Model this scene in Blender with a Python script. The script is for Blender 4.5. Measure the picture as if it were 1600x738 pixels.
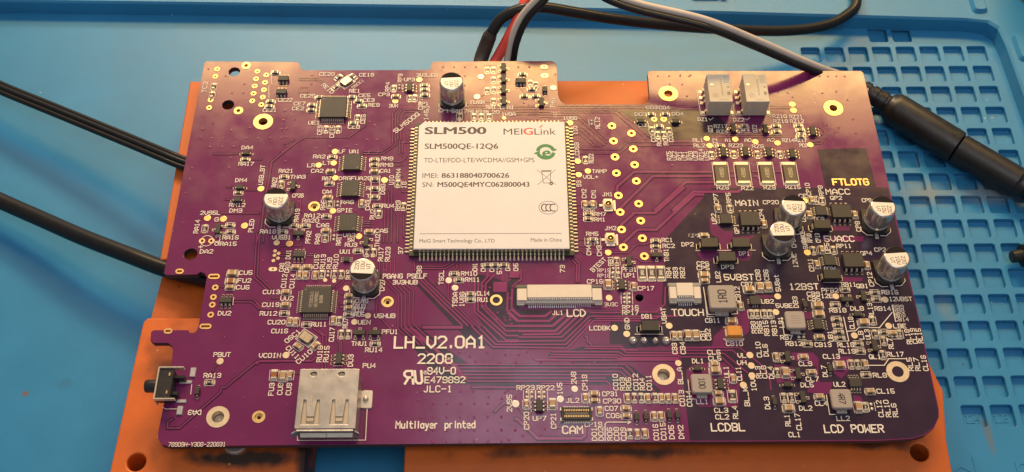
import bpy, bmesh, math, random
from mathutils import Vector, Matrix
random.seed(7)
for o in list(bpy.data.objects): bpy.data.objects.remove(o)
sc = bpy.context.scene
COL = sc.collection
sc.unit_settings.scale_length = 0.01          # one Blender unit is one centimetre
# ---------------------------------------------------------------- camera
cd = bpy.data.cameras.new('Camera'); cam = bpy.data.objects.new('Camera', cd); COL.objects.link(cam)
cd.sensor_width = 36; cd.lens = 39.29; cd.clip_start = .5; cd.clip_end = 500
Rv = Vector((.99994132, -.00822326, .00705217)); Uv = Vector((.00323327, .84786207, .530207)); Dv = Vector((.0103393, .53015308, -.8478389))
m = Matrix.Identity(4)
for i in range(3): m[i][0], m[i][1], m[i][2] = Rv[i], Uv[i], -Dv[i]
m.translation = (0, -14.5, 23.4); cam.matrix_world = m
cd.dof.use_dof = True; cd.dof.focus_distance = 26.6; cd.dof.aperture_fstop = .6
sc.camera = cam
sc.render.resolution_x, sc.render.resolution_y = 1024, 472
# ---------------------------------------------------------------- light
w = bpy.data.worlds.new('World'); sc.world = w; w.use_nodes = True
bg = w.node_tree.nodes['Background']; bg.inputs[0].default_value = (.62, .60, .66, 1); bg.inputs[1].default_value = .30
def area(name, loc, target, sx, sy, power, color):
    l = bpy.data.lights.new(name, 'AREA'); l.shape = 'RECTANGLE'; l.size = sx; l.size_y = sy; l.energy = power; l.color = color
    o = bpy.data.objects.new(name, l); COL.objects.link(o); o.location = loc
    o.rotation_euler = (Vector(target) - Vector(loc)).to_track_quat('-Z', 'Y').to_euler(); return o
area('bench_lamp', (13.5, 40.8, 38), (13.5, 3, 0), 37, 9, 20500, (1, .61, .20))
area('bench_lamp', (-20.5, 41.8, 37.5), (-20.5, 3, 0), 15, 8, 6600, (1, .62, .22))
area('desk_lamp', (-12, 58, 37), (0, 0, 0), 9, 9, 17000, (1, .83, .64))
area('room_light', (6, -24, 74), (0, 0, 0), 40, 26, 10000, (.97, .97, 1))
area('ceiling_panel', (3, 25, 70), (1, -4, 0), 17, 13, 1700, (.86, .90, 1))
vs = sc.view_settings; vs.view_transform = 'Standard'; vs.look = 'None'; vs.exposure = .36; vs.gamma = 1; vs.use_curve_mapping = False
# ---------------------------------------------------------------- survey of the board (millimetres, board centre line = x 0)
TXT=[
(-61.04,40.84,0,3.49,1.15,'CE21',''),(-57.26,44.26,0,3.68,1.15,'CE22',''),(-79.27,48.72,90,3.62,1.15,'TC2',''),(-46.87,53.2,0,3.94,1.15,'CE20',''),
(-36.13,52.89,0,3.84,1.15,'CE19',''),(-46.25,48.15,-45,4.06,1.15,'RE10',''),(-38.31,49.74,45,3.83,0.9,'OSCE1',''),(-38.97,47.3,0,2.78,1.15,'RE1',''),
(-51.42,45.66,0,3.82,1.15,'CE26',''),(-53.31,43.02,0,3.02,1.15,'CE7',''),(-53.6,41.38,0,3.01,1.15,'CE2',''),(-36.28,45.76,0,3.01,1.15,'CE5',''),
(-35.01,44.15,0,2.88,1.15,'CE3',''),(-33.58,42.5,0,2.95,1.15,'RE9',''),(-38.4,35.18,0,2.99,1.15,'CE8',''),(-36.16,37.78,90,3.01,1.15,'CE6',''),
(-48.92,36.59,0,2.91,1.15,'UE1',''),(-47.26,34.14,90,2.97,1.15,'CE9',''),(-43.96,33.67,90,3.88,1.15,'CE15',''),(-28.34,42.2,0,2.21,1.15,'3VN',''),
(-30.21,48.72,90,3.07,1.15,'RP4',''),(-26.99,51.78,90,2.77,1.15,'RP3',''),(-31.04,46.08,0,2.9,1.15,'CP3',''),(-24.44,51.2,0,2.81,1.15,'UP3',''),
(-21.08,43.82,90,3.07,0.9,'RP12',''),(-24.65,36.56,45,8.52,1.3,'SLM500Q',''),(-19.76,52.74,0,5.66,1.15,'3V3_EN',''),
(-20.38,42.92,0,2.55,1.15,'RP1',''),(-20.23,41.44,0,2.9,1.15,'CP2',''),(-19.53,39,90,3.14,1.15,'146',''),(-14.42,40.56,0,3.61,1.15,'CP14',''),
(-10.54,40.3,0,3.45,1.15,'RB17',''),(-6.72,40.18,0,3.53,1.15,'RU8',''),(-2.25,40.06,0,4,1.15,'RL20',''),(2.23,39.36,0,3.58,1.15,'1V8A',''),
(-6,43.35,0,3.47,1.15,'FLASH',''),(-2.4,41.68,0,2.63,1.15,'RA1',''),(1.86,41.56,0,3.55,1.15,'DFA1',''),(13.92,43.12,90,3.19,1.15,'TNA1',''),
(14.5,39.08,90,2.09,0.9,'111',''),(25.71,36.34,90,3.69,1.15,'RL12',''),(18.48,37.89,0,3.6,1.15,'1V8G',''),(19.69,33.9,90,2.6,1.15,'110',''),
(37.26,39.17,0,2.95,1.15,'DO3',''),(40.38,41.42,0,2.96,1.15,'CO3',''),(43.73,41.4,0,2.78,1.15,'CO4',''),(47.12,39.29,0,2.95,1.15,'DO4',''),
(37.98,35.53,0,3.04,1.15,'CO1',''),(40.01,31.62,90,2.95,1.15,'CO2',''),(41.44,30.37,90,3.17,1.15,'RO2',''),(43.2,30.59,90,3.17,1.15,'RO1',''),
(44.66,31.6,90,2.96,1.15,'CO5',''),(53.58,37.43,0,2.51,1.15,'DZ1',''),(63.12,37.28,0,2.83,1.15,'DZ2',''),(55.28,34.36,90,2.34,1.15,'QZ1',''),
(67,34.29,90,2.42,1.15,'QZ2',''),(58.08,35.11,0,3.43,1.15,'RZ17',''),(58.32,33.39,0,2.88,1.15,'RZ4',''),(74.1,38.39,0,3.71,1.15,'RZ10',''),
(78.44,38.25,0,3.39,1.15,'RZ21',''),(74.18,36.76,0,3.77,1.15,'RZ18',''),(78.47,36.75,0,3.54,1.15,'RZ12',''),(76.92,30.46,0,6.34,1.15,'RZ14RZ17',''),
(79,28.8,0,1.92,1.15,'PC0',''),(-65.47,28.54,0,2.91,1.15,'DA4',''),(-65.19,23.32,0,3.8,1.15,'RA17',''),(-65.82,18.24,0,2.92,1.15,'DM4',''),
(-60.85,19.88,90,6.01,1.15,'USB_BT',''),(-65.94,10.67,0,3.89,1.15,'RM12',''),(-66.08,9,0,3.04,1.15,'DM3',''),(-54.78,21.1,0,3.55,1.15,'RA21',''),
(-57.36,17.56,90,2.81,1.15,'RA22',''),(-72.36,8.36,0,4.84,1.15,'2V95L',''),(-70.5,6.38,0,0.93,1.15,'G',''),(-75.17,4.3,90,3.83,1.15,'RA14',''),
(-61.72,4.51,90,3.7,1.15,'PLED',''),(-66.4,1.08,0,3.81,1.15,'RA16',''),(-57.38,2.78,0,3.83,1.15,'RA18',''),(-53.88,1.03,0,4.53,1.15,'VUSB1',''),
(-39.11,27.2,0,5.27,1.15,'LF~UA1',''),(-46.64,25.59,0,3.03,1.15,'RA2',''),(-48.5,22.82,0,1.85,1.15,'LR',''),(-44.58,23.56,0,1.85,1.15,'LT',''),
(-46.8,21.08,0,3.01,1.15,'CA2',''),(-29.13,24.92,0,2.96,1.15,'RM9',''),(-29.1,22.9,0,3.1,1.15,'RM8',''),(-29.32,21.02,0,2.66,1.15,'CA1',''),
(-51.56,19.24,0,3.77,1.15,'TNA3',''),(-44.17,18.7,0,2.22,1.15,'RA7',''),(-36.98,18.73,0,8.13,1.15,'DRGFUA2G',''),(-33.41,15.57,0,0.98,1.15,'R',''),
(-33.27,13.24,0,0.98,1.15,'T',''),(-29.75,15.38,90,3.11,1.15,'DBG',''),(-27.7,18.14,90,2.71,1.15,'UIO',''),(-26.04,20.15,90,3.04,1.15,'RM4',''),
(-24.43,16.59,90,1.92,1.15,'18',''),(-43.74,14.63,0,2.28,1.15,'CA4',''),(-51,13.48,0,2.72,1.15,'CP26',''),(-44.45,10.64,90,2.93,1.15,'RA5',''),
(-38.39,11.45,0,3.06,1.15,'RA6',''),(-33.25,10.52,90,2.94,1.15,'CA3',''),(-28.09,10.28,0,2.92,1.15,'RU4',''),(-25.72,10.36,90,2.93,1.15,'RM3',''),
(-31.94,7.76,90,2.89,1.15,'RU2',''),(-38.94,8.95,0,3.68,1.15,'SPIE',''),(-46.9,7.44,0,3.9,1.15,'RA12',''),(-47.17,5.96,0,4,1.15,'RA20',''),
(-50.76,7.55,90,3.74,1.15,'RA19',''),(-44,4.56,0,2.99,1.15,'CA6',''),(-29.38,2.88,0,2.98,1.15,'CA5',''),(-37.3,1.58,0,2.91,1.15,'VA3',''),
(19.9,27.34,90,5.01,1.15,'LCDSB',''),(23.49,24.72,90,2.85,1.15,'RU22',''),(25.4,20.7,0,3.71,1.15,'TAMP',''),(23.11,18.95,0,3.76,1.15,'VOL+',''),
(19.98,16.87,90,1.76,1.15,'93',''),(21.18,13.83,90,2.7,1.15,'CM2',''),(23.55,13.72,90,2.5,1.15,'CM1',''),(43.71,25.54,90,2.72,1.15,'RZ5',''),
(45.06,25.54,90,2.71,1.15,'UZ2',''),(46.51,25.54,90,2.71,1.15,'RZ1',''),(47.82,25.53,90,2.71,1.15,'UZ1',''),(49.28,25.53,90,2.71,1.15,'RZ8',''),
(50.56,25.52,90,2.72,1.15,'UZ3',''),(52.08,25.94,90,3.56,1.15,'RZ14',''),(53.5,25.52,90,2.72,1.15,'UZ5',''),(51.67,30.58,0,2.62,1.15,'RL1',''),
(51.88,28.84,0,2.89,1.15,'RL2',''),(59.54,30.56,0,1.54,1.15,'A1',''),(64.74,30.54,0,1.71,1.15,'A0',''),(70.78,30.52,0,1.87,1.15,'A2',''),
(61.39,28.82,0,3.57,1.15,'RZ23',''),(67.12,28.51,0,2.89,1.15,'RZ6',''),(56.06,29.7,90,2.76,1.15,'RZ2',''),(56.54,15.58,0,2.94,1.15,'RZ6',''),
(62.78,15.36,0,2.97,1.15,'RZ2',''),(68.45,15.54,0,2.94,1.15,'RZ9',''),(74.44,15.66,0,3.63,1.15,'RZ15',''),(54.46,12.12,90,2.97,1.15,'CP7',''),
(57.65,12.34,90,3.05,1.15,'RP5',''),(62.04,10.81,0,5.61,1.7,'MAIN',''),(68.17,11.04,0,3.84,1.15,'CP20',''),(53.32,6.14,90,2.98,1.15,'UP2',''),
(58.59,3.12,90,2.7,1.15,'QP1',''),(65.34,7.51,90,2.92,1.15,'CP4',''),(47.98,1.18,0,2.71,1.15,'CP3',''),(46.02,-1.35,0,2.84,1.15,'DP2',''),
(59.71,-4.01,0,2.56,1.15,'DP1',''),(55.15,-7.8,0,2.9,1.15,'DP3',''),(49.25,-6.84,0,2.88,1.15,'CP6',''),(49.17,-8.11,0,2.96,1.15,'CP5',''),
(71.78,-6.14,90,3.83,1.15,'12VE',''),(72.19,-1.18,90,2.3,1.15,'CP8',''),(89.42,17.24,0,9.03,2,'FTLOTG','g'),(85.63,14.19,0,6,1.7,'MACC',''),
(84.88,12.28,0,2.85,1.15,'QP2',''),(78.16,14.96,90,3.67,1.15,'CP10',''),(81.36,14.46,90,3.11,1.15,'RP8',''),(79.78,11.67,90,2.55,1.15,'UP4',''),
(92.49,11.54,0,2.28,1.15,'CP9',''),(88.95,3.74,90,2.91,1.15,'CP8',''),(75.64,6.26,90,2.08,1.15,'CP6',''),(74.82,0.68,90,3.14,1.15,'5VACE',''),
(76.32,0.34,90,2.46,1.15,'RP10',''),(78.4,0.39,90,2.57,1.15,'CP13',''),(76.54,12.94,0,1.93,1.15,'CE',''),(79.6,6.04,0,2.43,1.15,'DCA',''),
(-66.72,-0.76,0,3.88,1.15,'RA15',''),(-69.51,0.36,90,3.04,1.15,'QL3',''),(-71.77,-2.93,0,3.08,1.15,'DA2',''),(-73.39,-1.62,0,1.02,1.15,'+',''),
(-61.47,-8.96,0,3.07,1.15,'CU5',''),(-61.54,-11.16,0,3.09,1.15,'FU2',''),(-61.74,-13,0,3.05,1.15,'CU6',''),(-65.2,-20.01,0,2.97,1.15,'DU2',''),
(-47.3,1.11,90,3.47,1.15,'PFA2',''),(-51.72,-3.86,90,2.54,1.15,'DU1',''),(-53,-7.49,90,2.23,1.15,'CA9',''),(-51.66,-7.49,90,2.91,1.15,'CA10',''),
(-52.04,-11.3,90,3.71,1.15,'CU12',''),(-50.05,-11.36,90,3.81,1.15,'CU14',''),(-44.76,-5.94,90,3.89,1.15,'CU15',''),
(-43.15,-5.92,90,3.96,1.15,'RU13',''),(-41.55,-6.36,90,3.1,1.15,'RU9',''),(-40.02,-5.93,90,3.96,1.15,'RU10',''),(-36.7,-9.59,90,2.55,1.15,'RU6',''),
(-37.91,-3.1,0,2.58,1.15,'UU1',''),(-36.65,-1.15,0,2.89,1.15,'RU3',''),(-36.77,0.26,0,1.52,1.15,'SW',''),(-44.99,0.57,90,2.89,1.15,'RA9',''),
(-39.75,0.38,90,3.24,1.15,'RA11',''),(-30.26,0.04,90,3.7,1.15,'TNU2',''),(-29.22,-3.88,90,3.82,1.15,'RU17',''),(-27.53,-3.89,90,4.02,1.15,'RU23',''),
(-28.4,-12.58,90,3.01,1.15,'CP27',''),(-54.76,-14.3,0,3.91,1.15,'CU13',''),(-50.86,-16.06,0,2.97,1.15,'UU2',''),(-54.54,-17.76,0,3.89,1.15,'CU19',''),
(-54.84,-20.1,0,3.92,1.15,'RU12',''),(-33.05,-16.87,0,2.94,1.15,'CU18',''),(-33.28,-18.24,0,2.3,1.15,'RU8',''),(-33.32,-19.32,0,2.21,1.15,'CU7',''),
(-33.4,-20.45,0,2.24,1.15,'RU5',''),(-27.38,-20.88,0,4.87,1.15,'V5HUB',''),(-52.7,-22.44,0,3.99,1.15,'CU20',''),(-42.67,-23.06,0,3.42,1.15,'RU11',''),
(-51.72,-24.78,0,3.75,1.15,'CU16',''),(-48.6,-26.15,45,4.08,1.15,'OSC1',''),(-48.17,-30.3,-45,3.83,1.15,'CU11',''),
(-45.4,-31.43,45,4.24,1.15,'CU10',''),(-53.33,-31.08,0,4.9,1.15,'VCOIN',''),(-41.88,-30.76,90,3.99,1.15,'RU16',''),
(-40.34,-30.77,90,3.99,1.15,'RU15',''),(-36.5,-22.76,90,2.58,1.15,'RU7',''),(-39.47,-25.75,90,3.57,1.15,'CU17',''),
(-32.12,-22.54,0,2.79,1.15,'UEN',''),(-32.89,-28.12,0,3.59,1.15,'TNU1',''),(-29.43,-29.77,0,3.88,1.15,'RU14',''),
(-34.62,-32.46,90,2.94,1.15,'DU3',''),(-30.24,-33.79,0,2.87,1.15,'PU4',''),(-52.08,-39.57,90,3,1.15,'FU3',''),(-50.11,-39.5,90,2.82,1.15,'CU8',''),
(-48.16,-39.54,90,2.89,1.15,'CU9',''),(-64.38,-30.82,0,3.8,1.15,'PBUT',''),(-65.92,-36.08,0,3.84,1.15,'RA13',''),
(-68.69,-45.13,180,2.8,1.15,'DA3',''),(-67.06,-52.7,0,12.5,1,'78909H-Y308-220831',''),(-23.06,-10.07,0,10.51,1.3,'PGANG~PSELF',''),
(-22.96,-11.77,0,5.85,1.2,'3V3HUB',''),(-19.7,-8.28,90,2.01,1.15,'38',''),(-24.41,-2.83,90,1.86,1.15,'37',''),(-14.28,-10.48,90,3.8,1.15,'TSCL',''),
(-7.61,-9.41,0,3.78,1.15,'RM10',''),(-6.79,-11.11,0,3.36,1.15,'RM11',''),(-10.88,-16.57,90,3.92,1.15,'TSDA',''),(-9.23,-16.5,90,3.89,1.15,'1V8G',''),
(-4.17,-14.92,0,2.9,1.15,'CL14',''),(-4.23,-16.62,0,2.55,1.15,'RU1',''),(-6.21,-7.64,90,2.09,1.15,'CH1',''),(-4.2,-7.75,90,2.27,1.15,'CH2',''),
(-2.11,-7.76,90,2.27,1.15,'CH3',''),(-0.31,-8.6,90,1.9,1.15,'57',''),(1.74,-7.64,90,2.01,1.15,'CH4',''),(3.7,-7.65,90,2.02,1.15,'CH5',''),
(-25.94,-25.1,0,3.65,1.15,'PFU1',''),(-14.12,-27.85,0,21.09,3.1,'LH_V2.0A1','B'),(-15.15,-32.08,0,7.76,2.5,'2208','B'),
(-13.6,-35.17,0,6.31,1.8,'94V-0',''),(-12.78,-37.44,0,9.1,1.6,'E479892',''),(-14.32,-39.68,0,6.25,1.6,'JLC-1',''),
(-14.62,-48.35,0,17.63,1.75,'Multilayer~printed',''),(1.89,-43.28,90,4.09,1.15,'2V95',''),(13.52,-20.2,0,2.45,1.15,'JL1',''),
(17.88,-20.29,0,4.26,1.9,'LCD',''),(14.99,-8.19,90,1.98,1.15,'73',''),(26.28,-18.05,0,3.09,1,'3V3C',''),(23.78,-7.06,45,4.79,1.15,'BTEST',''),
(25.02,-8.68,0,3,1,'RP19',''),(24.94,-10.14,0,3,1,'RP18',''),(22.71,-11.74,0,3.66,1.15,'CP16',''),(31.18,-10.06,0,2.64,1.15,'UP1',''),
(31.19,-8.46,0,3.54,1.15,'PFB1',''),(30.82,-18.88,0,3.75,1.15,'RP16',''),(30.72,-20.28,0,3.75,1.15,'RP17',''),(29.74,-23.18,90,2.9,1.15,'GND',''),
(23.28,-24.35,0,4.77,1.15,'LCDBK',''),(40.73,-9.33,90,2.85,1.15,'RB4',''),(42.36,-9.38,90,2.92,1.15,'RB3',''),(44.04,-9.38,90,2.92,1.15,'RB2',''),
(34.9,-13.71,0,3.75,1.15,'CP17',''),(44.3,-20.29,0,7.41,1.8,'TOUCH',''),(34.6,-21.29,0,2.47,1.15,'DB1',''),(38.58,-21.06,90,4.11,1.15,'VBAT',''),
(47.32,-26.32,90,2.56,1.15,'CB1',''),(48.59,-26.15,90,2.92,1.15,'CB2',''),(40.4,-29.74,90,2.7,1.15,'CB3',''),(42.3,-29.59,90,3.03,1.15,'CB4',''),
(27.1,13.57,0,2.49,1.15,'JM1',''),(27.32,3.42,0,2.74,1.15,'JM2',''),(22.26,9.07,0,2.77,1.15,'RM2',''),(24.98,7.61,0,2.82,1.15,'RM7',''),
(24.78,6,0,2.59,1.15,'RM1',''),(22.7,1.79,0,2.87,1.15,'RM5',''),(21.6,-2.88,90,2.81,1.15,'CM4',''),(24.17,-3.1,90,2.91,1.15,'CM3',''),
(41.11,-0.08,0,2.59,1.15,'RC1',''),(41.32,-1.78,0,2.91,1.15,'RC2',''),(40.53,-4.46,90,3.55,1.15,'TNB1',''),(26.78,-6.01,90,2.56,1.15,'RB1',''),
(47.9,1.2,0,2.66,1.15,'CP1',''),(41.03,-36.7,90,4.03,1.15,'BL_A',''),(26.16,-38.2,90,3.9,1.15,'CO10',''),(27.72,-38.66,90,3.14,1.15,'RO3',''),
(29.11,-38.66,90,3.15,1.15,'RO5',''),(30.78,-38.18,90,3.99,1.15,'CO12',''),(32.23,-38.72,90,2.92,1.15,'RO4',''),(33.8,-38.4,90,3.7,1.15,'CO11',''),
(40.99,-42.22,90,3.81,1.15,'CO13',''),(42.6,-42.34,90,3.78,1.15,'CO14',''),(24.77,-41.1,0,3.46,1.15,'CP31',''),(25.12,-42.86,0,3.92,1.15,'CP30',''),
(24.87,-44.66,0,2.84,1.15,'CO7',''),(25.11,-46.39,0,2.92,1.15,'CO6',''),(20.72,-50.75,90,2.98,1.15,'DO1',''),(22.18,-50.68,90,3.14,1.15,'DO2',''),
(24.14,-50.77,90,2.98,1.15,'RO6',''),(25.65,-50.75,90,3.05,1.15,'CO8',''),(27.18,-50.79,90,2.99,1.15,'CO9',''),(34.46,-50.4,90,3.7,1.15,'CO16',''),
(36.13,-50.18,90,4.04,1.15,'CO15',''),(37.94,-50.38,90,3.18,1.15,'DO5',''),(40.06,-50.36,90,3.12,1.15,'DM2',''),(5.61,-39.5,0,3.96,1.15,'RP23',''),
(10.16,-39.52,0,3.86,1.15,'RP22',''),(5.69,-47.49,90,4.1,1.15,'CP20',''),(8.64,-46.98,0,2.91,1.15,'UP7',''),(11.74,-47.56,90,3.6,1.15,'CP21',''),
(13.36,-39.77,90,2.8,1.15,'1V5',''),(16.66,-37.1,90,2.95,1.15,'2V8',''),(19.13,-38.3,90,3.85,1.15,'CP18',''),(16.2,-42.67,0,2.83,1.15,'JL2',''),
(15.93,-49.72,0,4.43,1.9,'CAM',''),(20.6,-48.46,0,3.79,1.15,'CP19',''),(52.54,-10.59,90,2.9,1.15,'LB2',''),(57.59,-10.7,0,7.06,1.7,'5VBST',''),
(59.27,-12.66,0,2.64,1.15,'CB7',''),(62.28,-10.12,90,2.9,1.15,'CB8',''),(64.28,-10.13,90,2.9,1.15,'CB6',''),(66.65,-12.33,90,4.58,1.15,'5VBat',''),
(56.76,-15.3,90,3.85,1.15,'CB12',''),(63.68,-17.4,0,2.82,1.15,'UB2',''),(59.5,-24.3,90,3.07,1.15,'RB8',''),(60.94,-24.3,90,3.06,1.15,'RB6',''),
(62.42,-24.54,90,3.88,1.15,'RB15',''),(64.28,-24.55,90,3.87,1.15,'RB13',''),(50.02,-22.47,0,3.39,1.15,'CB11',''),(54.48,-28.55,0,3.77,1.15,'CB10',''),
(74.97,-1.07,90,3.23,1.15,'5VACC',''),(80.31,-2.62,90,2.89,1.15,'UP5',''),(84.49,-1.96,0,3.54,1.15,'RP11',''),(83.68,0.12,0,7.3,1.7,'5VACC',''),
(89.65,-4.08,0,2.77,1.15,'QP4',''),(89.39,-11.4,90,3.83,1.15,'CP12',''),(75.56,-7.36,90,3.48,1.15,'CP11',''),(80.08,-8.38,0,2.75,1.15,'DCA4',''),
(72.96,-13.38,0,6.94,1.7,'12BST',''),(93.23,-3.06,0,2.64,1.15,'CP2',''),(83.86,-12.86,0,3.43,1.15,'RB11',''),(87.06,-13.27,0,2.73,1.15,'QB1',''),
(79.05,-14.42,0,3.94,1.15,'PFB2',''),(78.06,-15.96,0,2.7,1.15,'12E',''),(93.39,-15.01,0,3.86,1.15,'RB16',''),(74.9,-15.4,0,2.98,1.15,'CB9',''),
(74.86,-16.69,0,2.92,1.15,'CB5',''),(70.3,-17.6,90,2.93,1.15,'DB3',''),(67.48,-18.58,0,3.9,1.15,'5VBE',''),(80.06,-19.86,0,3.89,1.15,'RB18',''),
(90.84,-19.45,0,3.77,1.15,'RB14',''),(66.14,-23.01,90,2.7,1.15,'LB1',''),(77.24,-26.73,90,2.61,1.15,'UB1',''),(94.64,-18.99,0,2.48,1,'RB9',''),
(94.58,-20.04,0,2.43,1,'RB8',''),(94.6,-21.16,0,2.47,1,'RB10',''),(94.85,-22.35,0,3.21,1,'CB14',''),(84.72,-19.38,0,3.05,1.15,'DL8',''),
(82.73,-23.26,90,3.08,1.15,'CL18',''),(87.89,-19.88,90,3.83,1.15,'RL13',''),(95.6,-16.88,0,5.39,1.15,'12VBST',''),(94.02,-24.14,0,2.95,1.15,'LBE',''),
(84.46,-26.49,90,2.07,1.15,'LB',''),(86.01,-26.3,90,2.49,1.15,'UL3',''),(90.95,-28.7,90,2.61,1.15,'RL7',''),(95.44,-26.94,90,3.74,1.15,'RL18',''),
(96.82,-26.75,90,3.89,1.15,'CL19',''),(98.18,-26.69,90,3.75,1.15,'RL15',''),(80.45,-28.98,0,3.82,1.15,'RL18',''),(80.44,-30.65,0,3.76,1.15,'RL19',''),
(86.7,-32.1,0,2.61,1.15,'QL1',''),(91.58,-31.46,0,3.76,1.15,'RL17',''),(66.88,-27.02,0,2.8,1.15,'RB7',''),(68.37,-28.6,0,3.77,1.15,'RB12',''),
(75.13,-28.91,0,3.77,1.15,'CB13',''),(49.44,-30.76,0,2.9,1.15,'CL6',''),(49.48,-32.29,0,2.83,1.15,'CL5',''),(45.52,-32.97,0,2.57,1.15,'DL1',''),
(51.79,-35.78,90,2.74,1.15,'UL1',''),(54.62,-36.26,90,3.33,1.15,'CL11',''),(49.58,-45.23,0,2.98,1.15,'CL3',''),(49.64,-46.84,0,2.94,1.15,'CL2',''),
(52.67,-45.74,90,3.03,1.15,'RL4',''),(50.65,-49.28,0,7.38,1.9,'LCDBL',''),(55.85,-31.61,0,1.83,1.15,'VL',''),(55.61,-33.46,0,1.99,1.15,'VH',''),
(57.62,-39.06,90,2.95,1.15,'10V',''),(55.63,-41.92,90,4.56,1.15,'BL_K',''),(59.92,-30.14,90,3.85,1.15,'CL10',''),(61.52,-30.3,90,3.05,1.15,'DL6',''),
(59.13,-35.9,90,2.92,1.15,'RL3',''),(60.48,-35.83,90,3.09,1.15,'CL8',''),(62,-35.96,90,3,1.15,'DL4',''),(45.51,-43.11,0,2.58,1.15,'LL1',''),
(70.27,-33.8,0,2.96,1.15,'CL9',''),(71.32,-37.66,0,2.87,1.15,'CL7',''),(69.9,-39.11,0,2.86,1.15,'DL5',''),(60.14,-43.51,90,2.9,1.15,'DL3',''),
(72.42,-43.66,0,2.74,1.15,'CL4',''),(68.74,-44.82,0,2.83,1.15,'DL2',''),(64.18,-47.74,90,2.69,1.15,'RL1',''),(66.54,-48.07,90,3.86,1.15,'CL17',''),
(65.3,-51.12,0,2.53,1.15,'CL1',''),(74.41,-35.7,90,2.73,1.15,'DL7',''),(76.59,-31.96,0,3.78,1.15,'CL13',''),(77.32,-39,0,2.54,1.15,'UL2',''),
(94.5,-34.03,90,3.25,1.15,'RL5',''),(96.1,-34.04,90,3.24,1.15,'RL7',''),(97.9,-33.76,90,3.83,1.15,'CL16',''),(86.98,-36.78,0,3.05,1.15,'RL8',''),
(87.56,-40.75,0,3.94,1.15,'CL15',''),(85.48,-45.03,90,3.92,1.15,'CL12',''),(87.15,-45,90,4,1.15,'RL10',''),(88.74,-45.41,90,3.2,1.15,'RL6',''),
(76.79,-47.34,0,2.89,1.15,'LL2',''),(78.78,-49.8,0,13.17,1.9,'LCD~POWER',''),]
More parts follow.
